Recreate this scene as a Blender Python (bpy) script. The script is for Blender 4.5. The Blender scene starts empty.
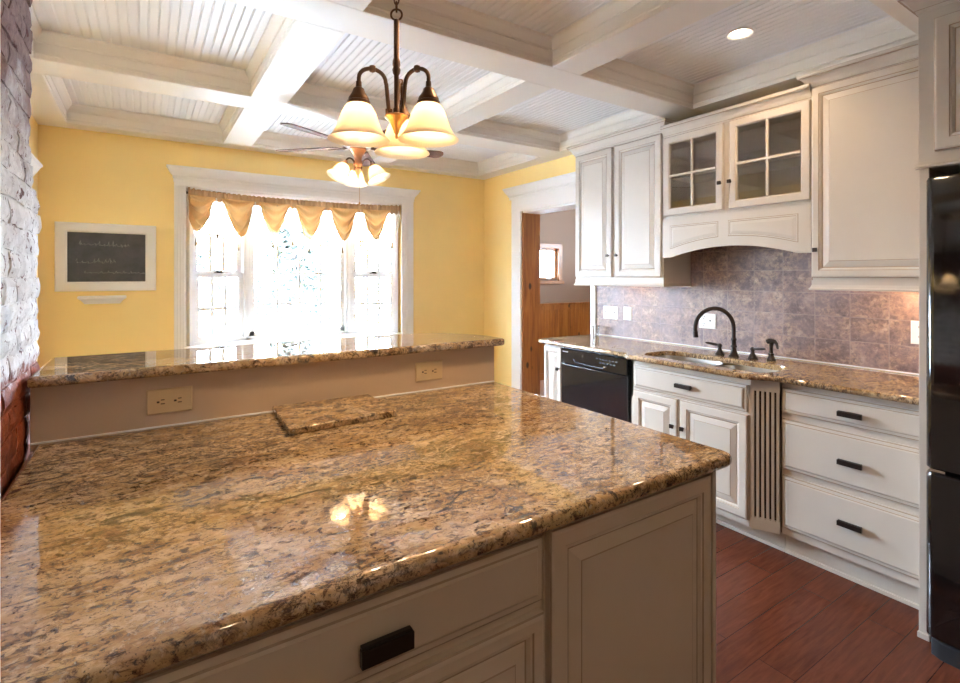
import bpy, bmesh, math, random
from math import sin, cos, pi, radians
from mathutils import Vector, Matrix, noise

random.seed(7)
S = bpy.context.scene
COL = S.collection

# ------------------------------------------------------------------ camera
cam_data = bpy.data.cameras.new('camera')
cam = bpy.data.objects.new('camera', cam_data)
COL.objects.link(cam)
cam.location = (0, 0, 1.4134)
cam.rotation_euler = (pi / 2, 0, radians(-33.289))
cam_data.sensor_width = 36.0
cam_data.lens = 511.8147 / 960 * 36.0
cam_data.shift_y = -(341.5 - 276.56) / 960
cam_data.clip_start = 0.02
S.camera = cam

# ------------------------------------------------------------------ world, lights, exposure
world = bpy.data.worlds.new('world')
S.world = world
world.use_nodes = True
wn = world.node_tree
wn.nodes.clear()
wo = wn.nodes.new('ShaderNodeOutputWorld')
wb = wn.nodes.new('ShaderNodeBackground')
wb.inputs['Color'].default_value = (0.63, 0.79, 1.0, 1)
wb.inputs['Strength'].default_value = 36.0
wn.links.new(wb.outputs[0], wo.inputs[0])

S.view_settings.view_transform = 'Standard'
S.view_settings.look = 'None'
S.view_settings.gamma = 1.0
S.view_settings.use_curve_mapping = False
S.view_settings.exposure = 2.15
S.cycles.sample_clamp_indirect = 6.0
S.cycles.max_bounces = 10
S.cycles.diffuse_bounces = 6
S.cycles.transparent_max_bounces = 24


def area_light(name, loc, rot, sx, sy, power=0.0, color=(1, 1, 1), portal=False):
    d = bpy.data.lights.new(name, 'AREA')
    d.shape = 'RECTANGLE'
    d.size, d.size_y = sx, sy
    d.energy = power
    d.color = color
    if portal:
        d.cycles.is_portal = True
    o = bpy.data.objects.new(name, d)
    COL.objects.link(o)
    o.location = loc
    o.rotation_euler = rot
    return o


def lamp(name, kind, loc, power, color, radius=0.03, rot=(0, 0, 0), cone=None, blend=0.6):
    d = bpy.data.lights.new(name, kind)
    d.energy = power
    d.color = color
    d.shadow_soft_size = radius
    if cone:
        d.spot_size = radians(cone)
        d.spot_blend = blend
    o = bpy.data.objects.new(name, d)
    COL.objects.link(o)
    o.location = loc
    o.rotation_euler = rot
    return o


sun = lamp('sun', 'SUN', (-8, 2, 9), 340.0, (0.74, 0.85, 1.0), 0.0, Vector((0.75, 0.12, -0.65)).to_track_quat('-Z', 'Y').to_euler())
sun.data.angle = radians(1.5)
WARM = (1.0, 0.82, 0.58)
# daylight enters by the bay window and an opening added in the next room
area_light('portal_bay', (1.266, 5.30, 1.5), (radians(-90), 0, 0), 2.3, 1.5, portal=True)
area_light('portal_next_room', (6.05, 3.9, 1.9), (0, radians(90), 0), 0.5, 0.5, portal=True)
# recessed downlight over the sink run, then three unseen fill spots added for brightness
for lx, ly, p in ((2.57, 1.47, 6), (1.30, 1.25, 15), (2.3, -1.0, 5), (0.1, -1.0, 5)):
    lamp('downlight_and_fill', 'SPOT', (lx, ly, 2.645), p, (1.0, 0.72, 0.44), 0.05, (0, 0, 0), 150, 0.8)


# ------------------------------------------------------------------ materials
def nt(name):
    m = bpy.data.materials.new(name)
    m.use_nodes = True
    t = m.node_tree
    t.nodes.clear()
    out = t.nodes.new('ShaderNodeOutputMaterial')
    return m, t, out


def principled(name, col, rough=0.5, metal=0.0, var=0.0, vscale=6.0, bump=0.0, bscale=200.0, coat=0.0, spec=0.5, emit=None, estr=0.0):
    m, t, out = nt(name)
    b = t.nodes.new('ShaderNodeBsdfPrincipled')
    t.links.new(b.outputs[0], out.inputs[0])
    b.inputs['Base Color'].default_value = (*col, 1)
    b.inputs['Roughness'].default_value = rough
    b.inputs['Metallic'].default_value = metal
    b.inputs['Coat Weight'].default_value = coat
    b.inputs['Coat Roughness'].default_value = 0.05
    b.inputs['Specular IOR Level'].default_value = spec
    if emit:
        b.inputs['Emission Color'].default_value = (*emit, 1)
        b.inputs['Emission Strength'].default_value = estr
    if var or bump:
        tc = t.nodes.new('ShaderNodeTexCoord')
    if var:
        n = t.nodes.new('ShaderNodeTexNoise')
        n.inputs['Scale'].default_value = vscale
        n.inputs['Detail'].default_value = 5
        t.links.new(tc.outputs['Object'], n.inputs['Vector'])
        r = t.nodes.new('ShaderNodeValToRGB')
        r.color_ramp.elements[0].position = 0.3
        r.color_ramp.elements[1].position = 0.7
        r.color_ramp.elements[0].color = (*[c * (1 - var) for c in col], 1)
        r.color_ramp.elements[1].color = (*[min(1, c * (1 + var)) for c in col], 1)
        t.links.new(n.outputs['Fac'], r.inputs[0])
        t.links.new(r.outputs[0], b.inputs['Base Color'])
    if bump:
        n2 = t.nodes.new('ShaderNodeTexNoise')
        n2.inputs['Scale'].default_value = bscale
        n2.inputs['Detail'].default_value = 3
        t.links.new(tc.outputs['Object'], n2.inputs['Vector'])
        bp = t.nodes.new('ShaderNodeBump')
        bp.inputs['Strength'].default_value = bump
        bp.inputs['Distance'].default_value = 0.002
        t.links.new(n2.outputs['Fac'], bp.inputs['Height'])
        t.links.new(bp.outputs[0], b.inputs['Normal'])
    return m


class NT:
    """small helper around a node tree"""
    def __init__(self, name):
        self.m, self.t, self.out = nt(name)

    def n(self, typ, **kw):
        x = self.t.nodes.new('ShaderNode' + typ)
        for k, v in kw.items():
            setattr(x, k, v)
        return x

    def l(self, a, b):
        self.t.links.new(a, b)

    def coords(self, scale=(1, 1, 1), rot=(0, 0, 0), loc=(0, 0, 0), src='Object'):
        tc = self.n('TexCoord')
        mp = self.n('Mapping')
        mp.inputs['Scale'].default_value = scale
        mp.inputs['Rotation'].default_value = rot
        mp.inputs['Location'].default_value = loc
        self.l(tc.outputs[src], mp.inputs['Vector'])
        return mp.outputs[0]

    def noise(self, vec, scale, detail=6, rough=0.55, dist=0.0):
        x = self.n('TexNoise')
        x.inputs['Scale'].default_value = scale
        x.inputs['Detail'].default_value = detail
        x.inputs['Roughness'].default_value = rough
        x.inputs['Distortion'].default_value = dist
        self.l(vec, x.inputs['Vector'])
        return x.outputs['Fac']

    def ramp(self, fac, stops, interp='LINEAR'):
        r = self.n('ValToRGB')
        r.color_ramp.interpolation = interp
        e = r.color_ramp.elements
        while len(e) < len(stops):
            e.new(0.5)
        for i, (p, c) in enumerate(stops):
            e[i].position = p
            e[i].color = (*c, 1) if not isinstance(c, (int, float)) else (c, c, c, 1)
        self.l(fac, r.inputs[0])
        return r.outputs[0]

    def mix(self, fac, a, b, mode='MIX'):
        x = self.n('Mix', data_type='RGBA', blend_type=mode)
        for sock, v in ((x.inputs[0], fac), (x.inputs[6], a), (x.inputs[7], b)):
            if hasattr(v, 'links'):
                self.l(v, sock)
            elif isinstance(v, (int, float)):
                sock.default_value = v
            else:
                sock.default_value = (*v, 1)
        return x.outputs[2]

    def math(self, op, a, b=0.0):
        x = self.n('Math', operation=op)
        for sock, v in ((x.inputs[0], a), (x.inputs[1], b)):
            if hasattr(v, 'links'):
                self.l(v, sock)
            else:
                sock.default_value = v
        return x.outputs[0]

    def bsdf(self, col, rough=0.5, bump=None, bstr=0.3, bdist=0.003, coat=0.0, metal=0.0, spec=0.5):
        b = self.n('BsdfPrincipled')
        for sock, v in ((b.inputs['Base Color'], col), (b.inputs['Roughness'], rough)):
            if hasattr(v, 'links'):
                self.l(v, sock)
            elif isinstance(v, (int, float)):
                sock.default_value = v
            else:
                sock.default_value = (*v, 1)
        b.inputs['Coat Weight'].default_value = coat
        b.inputs['Metallic'].default_value = metal
        b.inputs['Specular IOR Level'].default_value = spec
        if bump is not None:
            bp = self.n('Bump')
            bp.inputs['Strength'].default_value = bstr
            bp.inputs['Distance'].default_value = bdist
            self.l(bump, bp.inputs['Height'])
            self.l(bp.outputs[0], b.inputs['Normal'])
        self.l(b.outputs[0], self.out.inputs[0])
        return b


def granite_mat(name, rot, stretch=2.0, loc=(0, 0, 0), gold=1.0):
    g = NT(name)
    v = g.coords((1.0, stretch, 1.0), (0, 0, rot), loc)
    v0 = g.coords((1, 1.25, 1), (0, 0, rot), loc)
    flow = g.noise(v, 3.6, 10, 0.66, 1.4)
    base = g.ramp(flow, [(0.28, (0.16, 0.085, 0.047)), (0.40, (0.32, 0.19, 0.092)), (0.50, (0.44, 0.285, 0.130)), (0.58, (0.53, 0.37, 0.21)), (0.70, (0.38, 0.25, 0.155))])
    med = g.noise(v, 32, 10, 0.78, 0.8)
    base = g.mix(g.ramp(med, [(0.42, 1.0), (0.50, 0.0)]), base, (0.085, 0.045, 0.025))
    lite = g.noise(v0, 30, 8, 0.7, 1.0)
    base = g.mix(g.math('MULTIPLY', g.ramp(lite, [(0.53, 0.0), (0.60, 1.0)]), 0.5), base, (0.70, 0.51, 0.32))
    bl = g.noise(v, 7.0, 10, 0.7, 1.8)
    base = g.mix(g.ramp(bl, [(0.59, 0.0), (0.63, 0.9)]), base, (0.045, 0.040, 0.038))
    vein = g.noise(v, 13, 8, 0.7, 2.2)
    ridge = g.math('ABSOLUTE', g.math('SUBTRACT', vein, 0.5))
    gate = g.ramp(g.noise(v, 1.7, 3), [(0.42, 0.0), (0.58, 0.9)])
    base = g.mix(g.math('MULTIPLY', g.ramp(ridge, [(0.008, 1.0), (0.034, 0.0)]), gate), base, (0.040, 0.026, 0.020))
    sp = g.noise(v0, 120, 4, 0.7)
    base = g.mix(g.ramp(sp, [(0.575, 0.0), (0.625, 0.9)]), base, (0.030, 0.028, 0.024))
    sp2 = g.noise(v0, 60, 3, 0.6)
    base = g.mix(g.ramp(sp2, [(0.62, 0.0), (0.70, 0.5)]), base, (0.72, 0.60, 0.44))
    b = g.bsdf(base, 0.015)
    b.inputs['IOR'].default_value = 1.85
    return g.m


M = {}
M['granite'] = granite_mat('granite_polished', radians(20), 1.9)
M['granite_bar'] = granite_mat('granite_bar_top', radians(8), 2.2, (3.1, 1.7, 0))
M['granite_sink'] = granite_mat('granite_sink_run', radians(75), 1.8, (7.3, 4.1, 0))
M['granite_slab'] = granite_mat('granite_cut_slab', radians(-20), 1.2, (5.3, 9.1, 0))
M['cream'] = principled('cream_cabinet_paint', (0.54, 0.475, 0.405), 0.50, var=0.03, vscale=3)
M['glaze'] = principled('brown_glaze_line', (0.36, 0.275, 0.20), 0.5)
M['island'] = principled('island_cabinet_paint', (0.58, 0.485, 0.385), 0.45, var=0.03, vscale=3)
M['white'] = principled('white_trim_paint', (0.88, 0.87, 0.86), 0.4)
M['beam'] = principled('ceiling_beam_paint', (0.83, 0.785, 0.72), 0.42, var=0.02, vscale=2)
M['bead'] = principled('beadboard_paint', (0.84, 0.84, 0.85), 0.45)
M['yellow'] = principled('yellow_wall_paint', (0.94, 0.715, 0.30), 0.6, var=0.04, vscale=1.5, bump=0.1, bscale=250)
M['beige'] = principled('beige_wall_paint', (0.70, 0.57, 0.43), 0.6, bump=0.1, bscale=250)
M['bar_paint'] = principled('tan_half_wall_paint', (0.50, 0.37, 0.26), 0.5, bump=0.1, bscale=250)
M['taupe'] = principled('taupe_wall_paint', (0.30, 0.19, 0.125), 0.7)
M['bronze'] = principled('oil_rubbed_bronze', (0.035, 0.026, 0.022), 0.32, 0.6)
M['brown_metal'] = principled('brown_lamp_metal', (0.13, 0.070, 0.040), 0.38, 0.8)
M['brass'] = principled('antique_brass', (0.55, 0.32, 0.12), 0.32, 0.9)
M['copper'] = principled('copper_fan_metal', (0.55, 0.27, 0.15), 0.3, 0.9)
M['black'] = principled('black_appliance', (0.010, 0.010, 0.012), 0.10, coat=0.4)
M['black_matte'] = principled('black_plastic', (0.012, 0.012, 0.013), 0.45)
M['fridge'] = principled('black_fridge_gloss', (0.006, 0.005, 0.005), 0.07, coat=0.5)
M['steel'] = principled('brushed_steel', (0.42, 0.40, 0.37), 0.34, 1.0, var=0.08, vscale=40)
M['chrome'] = principled('chrome', (0.85, 0.85, 0.86), 0.12, 1.0)
M['white_plastic'] = principled('white_plastic', (0.82, 0.79, 0.74), 0.35)
M['tan_plastic'] = principled('tan_plastic', (0.56, 0.42, 0.25), 0.4)
M['dark_slot'] = principled('dark_slot', (0.03, 0.02, 0.015), 0.6)
M['slot_grey'] = principled('grey_toggle', (0.34, 0.31, 0.28), 0.5)
M['pane_dark'] = principled('mortar_dark', (0.05, 0.025, 0.02), 0.9)
M['tassel'] = principled('tassel_brown', (0.25, 0.17, 0.08), 0.7)
M['bark'] = principled('bark', (0.05, 0.04, 0.035), 0.9)
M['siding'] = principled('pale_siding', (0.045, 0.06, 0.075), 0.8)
M['roofing'] = principled('grey_roofing', (0.40, 0.42, 0.45), 0.9)
M['lens'] = principled('lit_lens', (1, 1, 1), 0.5, emit=(1.0, 0.86, 0.66), estr=14)
M['filament'] = principled('lit_bulb', (1, 1, 1), 0.5, emit=(1.0, 0.78, 0.50), estr=105)


def glass_mat(name, tint=(1, 1, 1), refl=1.0):
    g = NT(name)
    tr = g.n('BsdfTransparent')
    tr.inputs[0].default_value = (*tint, 1)
    gl = g.n('BsdfGlossy')
    gl.inputs['Roughness'].default_value = 0.02
    fr = g.n('Fresnel')
    fr.inputs['IOR'].default_value = 1.5
    mx = g.n('MixShader')
    g.l(g.math('MULTIPLY', fr.outputs[0], refl), mx.inputs[0])
    g.l(tr.outputs[0], mx.inputs[1])
    g.l(gl.outputs[0], mx.inputs[2])
    g.l(mx.outputs[0], g.out.inputs[0])
    return g.m


M['glass'] = glass_mat('window_glass', (0.97, 0.98, 0.98), 0.7)
M['glass_cab'] = glass_mat('cabinet_glass', (0.97, 0.95, 0.93), 2.2)


def cloth_mat(name, col, trans, opacity=1.0):
    g = NT(name)
    d = g.n('BsdfDiffuse')
    d.inputs[0].default_value = (*col, 1)
    tl = g.n('BsdfTranslucent')
    tl.inputs[0].default_value = (*col, 1)
    mx = g.n('MixShader')
    mx.inputs[0].default_value = trans
    g.l(d.outputs[0], mx.inputs[1])
    g.l(tl.outputs[0], mx.inputs[2])
    last = mx.outputs[0]
    if opacity < 1:
        tr = g.n('BsdfTransparent')
        m2 = g.n('MixShader')
        m2.inputs[0].default_value = opacity
        g.l(tr.outputs[0], m2.inputs[1])
        g.l(last, m2.inputs[2])
        last = m2.outputs[0]
    g.l(last, g.out.inputs[0])
    return g.m


M['satin'] = cloth_mat('gold_satin', (0.60, 0.38, 0.17), 0.055)
M['satin_head'] = cloth_mat('gold_satin_header', (0.42, 0.28, 0.16), 0.05)
M['sheer'] = cloth_mat('ivory_sheer', (0.95, 0.90, 0.82), 0.65, 0.55)
M['alabaster'] = cloth_mat('alabaster_glass', (1.0, 0.90, 0.74), 0.66)


def floor_mat():
    g = NT('cherry_plank_floor')
    tc = g.n('TexCoord')
    br = g.n('TexBrick')
    br.offset = 0.37
    br.inputs['Scale'].default_value = 1.0
    br.inputs['Mortar Size'].default_value = 0.0016
    br.inputs['Mortar Smooth'].default_value = 0.1
    br.inputs['Bias'].default_value = 0.0
    br.inputs['Brick Width'].default_value = 0.95
    br.inputs['Row Height'].default_value = 0.127
    br.inputs['Color1'].default_value = (0.0, 0, 0, 1)
    br.inputs['Color2'].default_value = (1, 1, 1, 1)
    g.l(tc.outputs['Object'], br.inputs['Vector'])
    v = g.coords((2.0, 22, 1))
    grain = g.noise(v, 3, 8, 0.65, 0.6)
    v2 = g.coords((1.5, 4, 1))
    cloud = g.noise(v2, 2.5, 5, 0.6, 0.5)
    a = g.ramp(grain, [(0.3, (0.058, 0.014, 0.007)), (0.55, (0.105, 0.027, 0.0125)), (0.75, (0.140, 0.038, 0.018))])
    a = g.mix(g.ramp(cloud, [(0.30, 0.0), (0.8, 0.5)]), a, (0.055, 0.017, 0.010))
    a = g.mix(g.math('MULTIPLY', br.outputs['Color'], 0.30), a, (0.15, 0.048, 0.027))
    a = g.mix(g.math('MULTIPLY', br.outputs['Fac'], 0.75), a, (0.02, 0.008, 0.006))
    hh = g.math('SUBTRACT', g.math('MULTIPLY', grain, 0.2), br.outputs['Fac'])
    g.bsdf(a, 0.27, hh, 0.3, 0.0015, spec=0.22)
    return g.m


def tile_mat():
    # tumbled metallic slate tiles on the east wall: rows along Y
    g = NT('mottled_slate_tile')
    tc = g.n('TexCoord')
    sp = g.n('SeparateXYZ')
    g.l(tc.outputs['Object'], sp.inputs[0])
    cb = g.n('CombineXYZ')
    g.l(sp.outputs['Y'], cb.inputs['X'])
    g.l(sp.outputs['Z'], cb.inputs['Y'])
    br = g.n('TexBrick')
    br.offset = 0.0
    br.offset_frequency = 2
    br.inputs['Scale'].default_value = 1.0
    br.inputs['Mortar Size'].default_value = 0.0022
    br.inputs['Mortar Smooth'].default_value = 0.2
    br.inputs['Brick Width'].default_value = 0.178
    br.inputs['Row Height'].default_value = 0.132
    br.inputs['Color1'].default_value = (0, 0, 0, 1)
    br.inputs['Color2'].default_value = (1, 1, 1, 1)
    g.l(cb.outputs[0], br.inputs['Vector'])
    v = cb.outputs[0]
    # each tile gets its own piece of the pattern
    off = g.n('VectorMath', operation='ADD')
    sc = g.n('VectorMath', operation='SCALE')
    g.l(br.outputs['Color'], sc.inputs[0])
    sc.inputs['Scale'].default_value = 9.0
    g.l(v, off.inputs[0])
    g.l(sc.outputs[0], off.inputs[1])
    n1 = g.noise(off.outputs[0], 12, 8, 0.65, 0.6)
    n2 = g.noise(off.outputs[0], 45, 8, 0.75, 0.4)
    n3 = g.noise(v, 4.0, 4, 0.5)
    c = g.ramp(n1, [(0.34, (0.095, 0.058, 0.055)), (0.46, (0.22, 0.140, 0.125)), (0.56, (0.34, 0.215, 0.155)), (0.68, (0.56, 0.40, 0.28))])
    c = g.mix(g.math('MULTIPLY', br.outputs['Color'], 0.35), c, (0.33, 0.20, 0.165))
    c = g.mix(g.ramp(n2, [(0.38, 0.75), (0.52, 0.0)]), c, (0.085, 0.066, 0.064))
    c = g.mix(g.ramp(n2, [(0.56, 0.0), (0.68, 0.6)]), c, (0.52, 0.40, 0.33))
    c = g.mix(g.ramp(n3, [(0.42, 0.0), (0.62, 0.4)]), c, (0.27, 0.205, 0.215))
    c = g.mix(g.math('MULTIPLY', br.outputs['Fac'], 0.4), c, (0.40, 0.31, 0.28))
    h = g.math('SUBTRACT', g.math('MULTIPLY', n2, 0.7), g.math('MULTIPLY', br.outputs['Fac'], 1.0))
    g.bsdf(c, 0.46, h, 0.5, 0.003)
    return g.m


def pine_mat(name='knotty_pine', dark=1.0, groove=0.0):
    g = NT(name)
    v = g.coords((9, 9, 0.7))
    n = g.noise(v, 2.0, 8, 0.6, 1.2)
    c = g.ramp(n, [(0.3, (0.26 * dark, 0.080 * dark, 0.014 * dark)), (0.5, (0.44 * dark, 0.155 * dark, 0.030 * dark)), (0.7, (0.56 * dark, 0.23 * dark, 0.050 * dark))])
    vo = g.n('TexVoronoi')
    vo.inputs['Scale'].default_value = 1.0
    g.l(g.coords((6.5, 6.5, 3.6), loc=(0.3, 0.1, 0.33)), vo.inputs['Vector'])
    k = g.ramp(vo.outputs['Distance'], [(0.0, 1.0), (0.10, 0.9), (0.16, 0.0)])
    c = g.mix(k, c, (0.035, 0.014, 0.007))
    g.bsdf(c, 0.35)
    return g.m


def brick_mat():
    g = NT('old_whitewashed_brick')
    tc = g.n('TexCoord')
    sp = g.n('SeparateXYZ')
    g.l(tc.outputs['Object'], sp.inputs[0])
    v = g.coords((1, 1, 1))
    n1 = g.noise(v, 5, 6, 0.6)
    n2 = g.noise(v, 30, 8, 0.7, 0.5)
    n3 = g.noise(v, 11, 6, 0.6)
    red = g.ramp(n2, [(0.3, (0.15, 0.030, 0.014)), (0.6, (0.33, 0.075, 0.028)), (0.8, (0.42, 0.13, 0.05))])
    mauve = g.ramp(n2, [(0.3, (0.10, 0.048, 0.044)), (0.55, (0.20, 0.105, 0.095)), (0.75, (0.31, 0.19, 0.18))])
    white = g.ramp(n3, [(0.35, (0.60, 0.57, 0.56)), (0.6, (0.80, 0.78, 0.77))])
    # old paint: thick in the middle of the stack, worn thin above, none under the counter line
    zz = g.math('ADD', sp.outputs['Z'], g.math('MULTIPLY', g.math('SUBTRACT', n1, 0.5), 0.8))
    zz = g.math('ADD', zz, g.math('MULTIPLY', g.math('SUBTRACT', n2, 0.5), 0.5))
    up = g.ramp(g.math('DIVIDE', zz, 3.0), [(0.565, 1.0), (0.66, 0.10)])
    body = g.mix(up, mauve, white)
    chip = g.ramp(n2, [(0.385, 1.0), (0.43, 0.0)])
    body = g.mix(chip, body, (0.13, 0.05, 0.045))
    z2 = g.math('ADD', sp.outputs['Z'], g.math('MULTIPLY', g.math('SUBTRACT', n2, 0.5), 0.16))
    low = g.ramp(g.math('DIVIDE', z2, 3.0), [(0.377, 0.0), (0.388, 1.0)])
    c = g.mix(low, red, body)
    g.bsdf(c, 0.75, n2, 0.8, 0.006, spec=0.3)
    return g.m


def slate_mat():
    g = NT('chalkboard_slate')
    v = g.coords((1, 1, 1))
    n = g.noise(v, 9, 5, 0.6, 0.4)
    c = g.ramp(n, [(0.35, (0.044, 0.044, 0.050)), (0.7, (0.085, 0.084, 0.095))])
    g.bsdf(c, 0.6)
    return g.m


def leaf_mat(name, a, b):
    g = NT(name)
    v = g.coords((1, 1, 1))
    n = g.noise(v, 3, 3)
    c = g.ramp(n, [(0.35, a), (0.65, b)])
    g.bsdf(c, 0.7)
    return g.m


M['floor'] = floor_mat()
M['tile'] = tile_mat()
M['pine'] = pine_mat('knotty_pine', 0.85)
M['pine_dark'] = pine_mat('knotty_pine_wainscot', 0.85)
M['oak'] = principled('oak_window_frame', (0.40, 0.17, 0.055), 0.4, var=0.15, vscale=14)
M['walnut'] = principled('fan_blade_walnut', (0.085, 0.036, 0.020), 0.7, var=0.25, vscale=18, spec=0.1)
M['brick'] = brick_mat()
M['slate'] = slate_mat()
M['chalk'] = principled('chalk_smear', (0.27, 0.275, 0.28), 0.9)
M['leaf'] = leaf_mat('leaf_green', (0.009, 0.013, 0.010), (0.024, 0.032, 0.026))
M['ground'] = principled('pale_ground', (0.74, 0.75, 0.76), 0.9, var=0.1, vscale=1)
M['carpet'] = principled('pale_pink_floor', (0.50, 0.34, 0.27), 0.8)


# ------------------------------------------------------------------ mesh builder
class MB:
    def __init__(self):
        self.v, self.f, self.mi = [], [], []

    def add(self, verts, faces, mi=0):
        n = len(self.v)
        self.v += [Vector(x) for x in verts]
        for fc in faces:
            self.f.append([i + n for i in fc])
            self.mi.append(mi)
        return self

    def box(self, x0, x1, y0, y1, z0, z1, mi=0):
        vs = [(x, y, z) for z in (z0, z1) for y in (y0, y1) for x in (x0, x1)]
        return self.add(vs, [(0, 2, 3, 1), (4, 5, 7, 6), (0, 1, 5, 4), (2, 6, 7, 3), (0, 4, 6, 2), (1, 3, 7, 5)], mi)

    def fbox(self, fr, a0, a1, b0, b1, c0, c1, mi=0):
        vs = [fr(a, b, c) for c in (c0, c1) for b in (b0, b1) for a in (a0, a1)]
        return self.add(vs, [(0, 2, 3, 1), (4, 5, 7, 6), (0, 1, 5, 4), (2, 6, 7, 3), (0, 4, 6, 2), (1, 3, 7, 5)], mi)

    def poly_stack(self, poly, prof, mi=0, cap=True):
        """poly: CCW xy outline; prof: (outward offset, z) rings; a solid with caps"""
        n = len(poly)
        rings = [[(*p, z) for p in offset_path(poly, o, True)] for o, z in prof]
        vs = [p for r in rings for p in r]
        fs = []
        for k in range(len(prof) - 1):
            for i in range(n):
                j = (i + 1) % n
                fs.append((k * n + i, k * n + j, (k + 1) * n + j, (k + 1) * n + i))
        if cap:
            fs.append(tuple(range(n))[::-1])
            fs.append(tuple((len(prof) - 1) * n + i for i in range(n)))
        return self.add(vs, fs, mi)

    def sweep(self, path, prof, closed=False, mi=0, fr=None):
        """sweep a closed (offset, z) profile along an xy path (mitred)"""
        fr = fr or (lambda a, b, c: (a, b, c))
        m = len(prof)
        offs = [offset_path(path, o, closed) for o, z in prof]
        n = len(path)
        vs = []
        for i in range(n):
            for k in range(m):
                x, y = offs[k][i]
                vs.append(fr(x, y, prof[k][1]))
        fs = []
        for i in range(n if closed else n - 1):
            j = (i + 1) % n
            for k in range(m):
                q = (k + 1) % m
                fs.append((i * m + k, j * m + k, j * m + q, i * m + q))
        if not closed:
            fs.append(tuple(range(m)))
            fs.append(tuple((n - 1) * m + k for k in range(m))[::-1])
        return self.add(vs, fs, mi)

    def lathe(self, prof, loc=(0, 0, 0), seg=24, mat=None, mi=0, closed=False):
        """prof: (r, z) list turned about the z axis, mat an optional rotation"""
        vs, fs = [], []
        R = mat or Matrix.Identity(3)
        L = Vector(loc)
        m = len(prof)
        for i in range(seg):
            a = 2 * pi * i / seg
            for r, z in prof:
                vs.append(R @ Vector((r * cos(a), r * sin(a), z)) + L)
        for i in range(seg):
            j = (i + 1) % seg
            for k in range(m - 1 if not closed else m):
                q = (k + 1) % m
                fs.append((i * m + k, j * m + k, j * m + q, i * m + q))
        if not closed:
            if prof[0][0] > 1e-5:
                fs.append(tuple(i * m for i in range(seg))[::-1])
            if prof[-1][0] > 1e-5:
                fs.append(tuple(i * m + m - 1 for i in range(seg)))
        return self.add(vs, fs, mi)

    def tube(self, pts, rad, seg=10, mi=0, closed=False):
        pts = [Vector(p) for p in pts]
        n = len(pts)
        rads = rad if isinstance(rad, (list, tuple)) else [rad] * n
        vs, fs = [], []
        up = None
        for i, p in enumerate(pts):
            if closed:
                t = pts[(i + 1) % n] - pts[i - 1]
            else:
                t = pts[min(i + 1, n - 1)] - pts[max(i - 1, 0)]
            t.normalize()
            if up is None:
                up = t.orthogonal().normalized()
            up = (up - t * up.dot(t))
            up = up.normalized() if up.length > 1e-6 else t.orthogonal().normalized()
            w = t.cross(up)
            for k in range(seg):
                a = 2 * pi * k / seg
                vs.append(p + (up * cos(a) + w * sin(a)) * rads[i])
        for i in range(n if closed else n - 1):
            j = (i + 1) % n
            for k in range(seg):
                q = (k + 1) % seg
                fs.append((i * seg + k, i * seg + q, j * seg + q, j * seg + k))
        if not closed:
            fs.append(tuple(range(seg))[::-1])
            fs.append(tuple((n - 1) * seg + k for k in range(seg)))
        return self.add(vs, fs, mi)

    def grid(self, fn, nu, nv, mi=0):
        vs = [fn(i / nu, j / nv) for j in range(nv + 1) for i in range(nu + 1)]
        w = nu + 1
        fs = [(j * w + i, j * w + i + 1, (j + 1) * w + i + 1, (j + 1) * w + i) for j in range(nv) for i in range(nu)]
        return self.add(vs, fs, mi)

    def rings(self, fr, outlines, mi_list):
        """outlines: list of equal-length loops of (a, b, c); joins them and caps the last and first"""
        n = len(outlines[0])
        vs = [fr(*p) for o in outlines for p in o]
        base = len(self.v)
        self.v += [Vector(x) for x in vs]
        for k in range(len(outlines) - 1):
            for i in range(n):
                j = (i + 1) % n
                self.f.append([base + k * n + i, base + k * n + j, base + (k + 1) * n + j, base + (k + 1) * n + i])
                self.mi.append(mi_list[k])
        self.f.append([base + i for i in range(n)][::-1])
        self.mi.append(0)
        self.f.append([base + (len(outlines) - 1) * n + i for i in range(n)])
        self.mi.append(0)
        return self

    def build(self, name, mats, parent=None, smooth=None, bev=0.0, recalc=True):
        mats = mats if isinstance(mats, (list, tuple)) else [mats]
        if parent is not None:
            org = Vector(parent['_o'])
        else:
            xs = [p.x for p in self.v]
            ys = [p.y for p in self.v]
            zs = [p.z for p in self.v]
            org = Vector(((min(xs) + max(xs)) / 2, (min(ys) + max(ys)) / 2, min(zs))) if name not in ABS else Vector((0, 0, 0))
        me = bpy.data.meshes.new(name)
        bm = bmesh.new()
        bv = [bm.verts.new(p - org) for p in self.v]
        for fc, mi in zip(self.f, self.mi):
            try:
                q = bm.faces.new([bv[i] for i in fc])
                q.material_index = mi
            except ValueError:
                pass
        if recalc:
            bmesh.ops.recalc_face_normals(bm, faces=bm.faces)
        bm.to_mesh(me)
        bm.free()
        for m in mats:
            me.materials.append(m)
        if smooth:
            me.shade_smooth()
            me.set_sharp_from_angle(angle=radians(smooth))
        o = bpy.data.objects.new(name, me)
        COL.objects.link(o)
        o['_o'] = tuple(org)
        if parent is not None:
            o.parent = parent
        else:
            o.location = org
        if bev:
            md = o.modifiers.new('bevel', 'BEVEL')
            md.width = bev
            md.segments = 2
            md.limit_method = 'ANGLE'
            md.angle_limit = radians(50)
        return o


ABS = {'floor', 'ceiling', 'backsplash', 'wall_chimney'}


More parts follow.
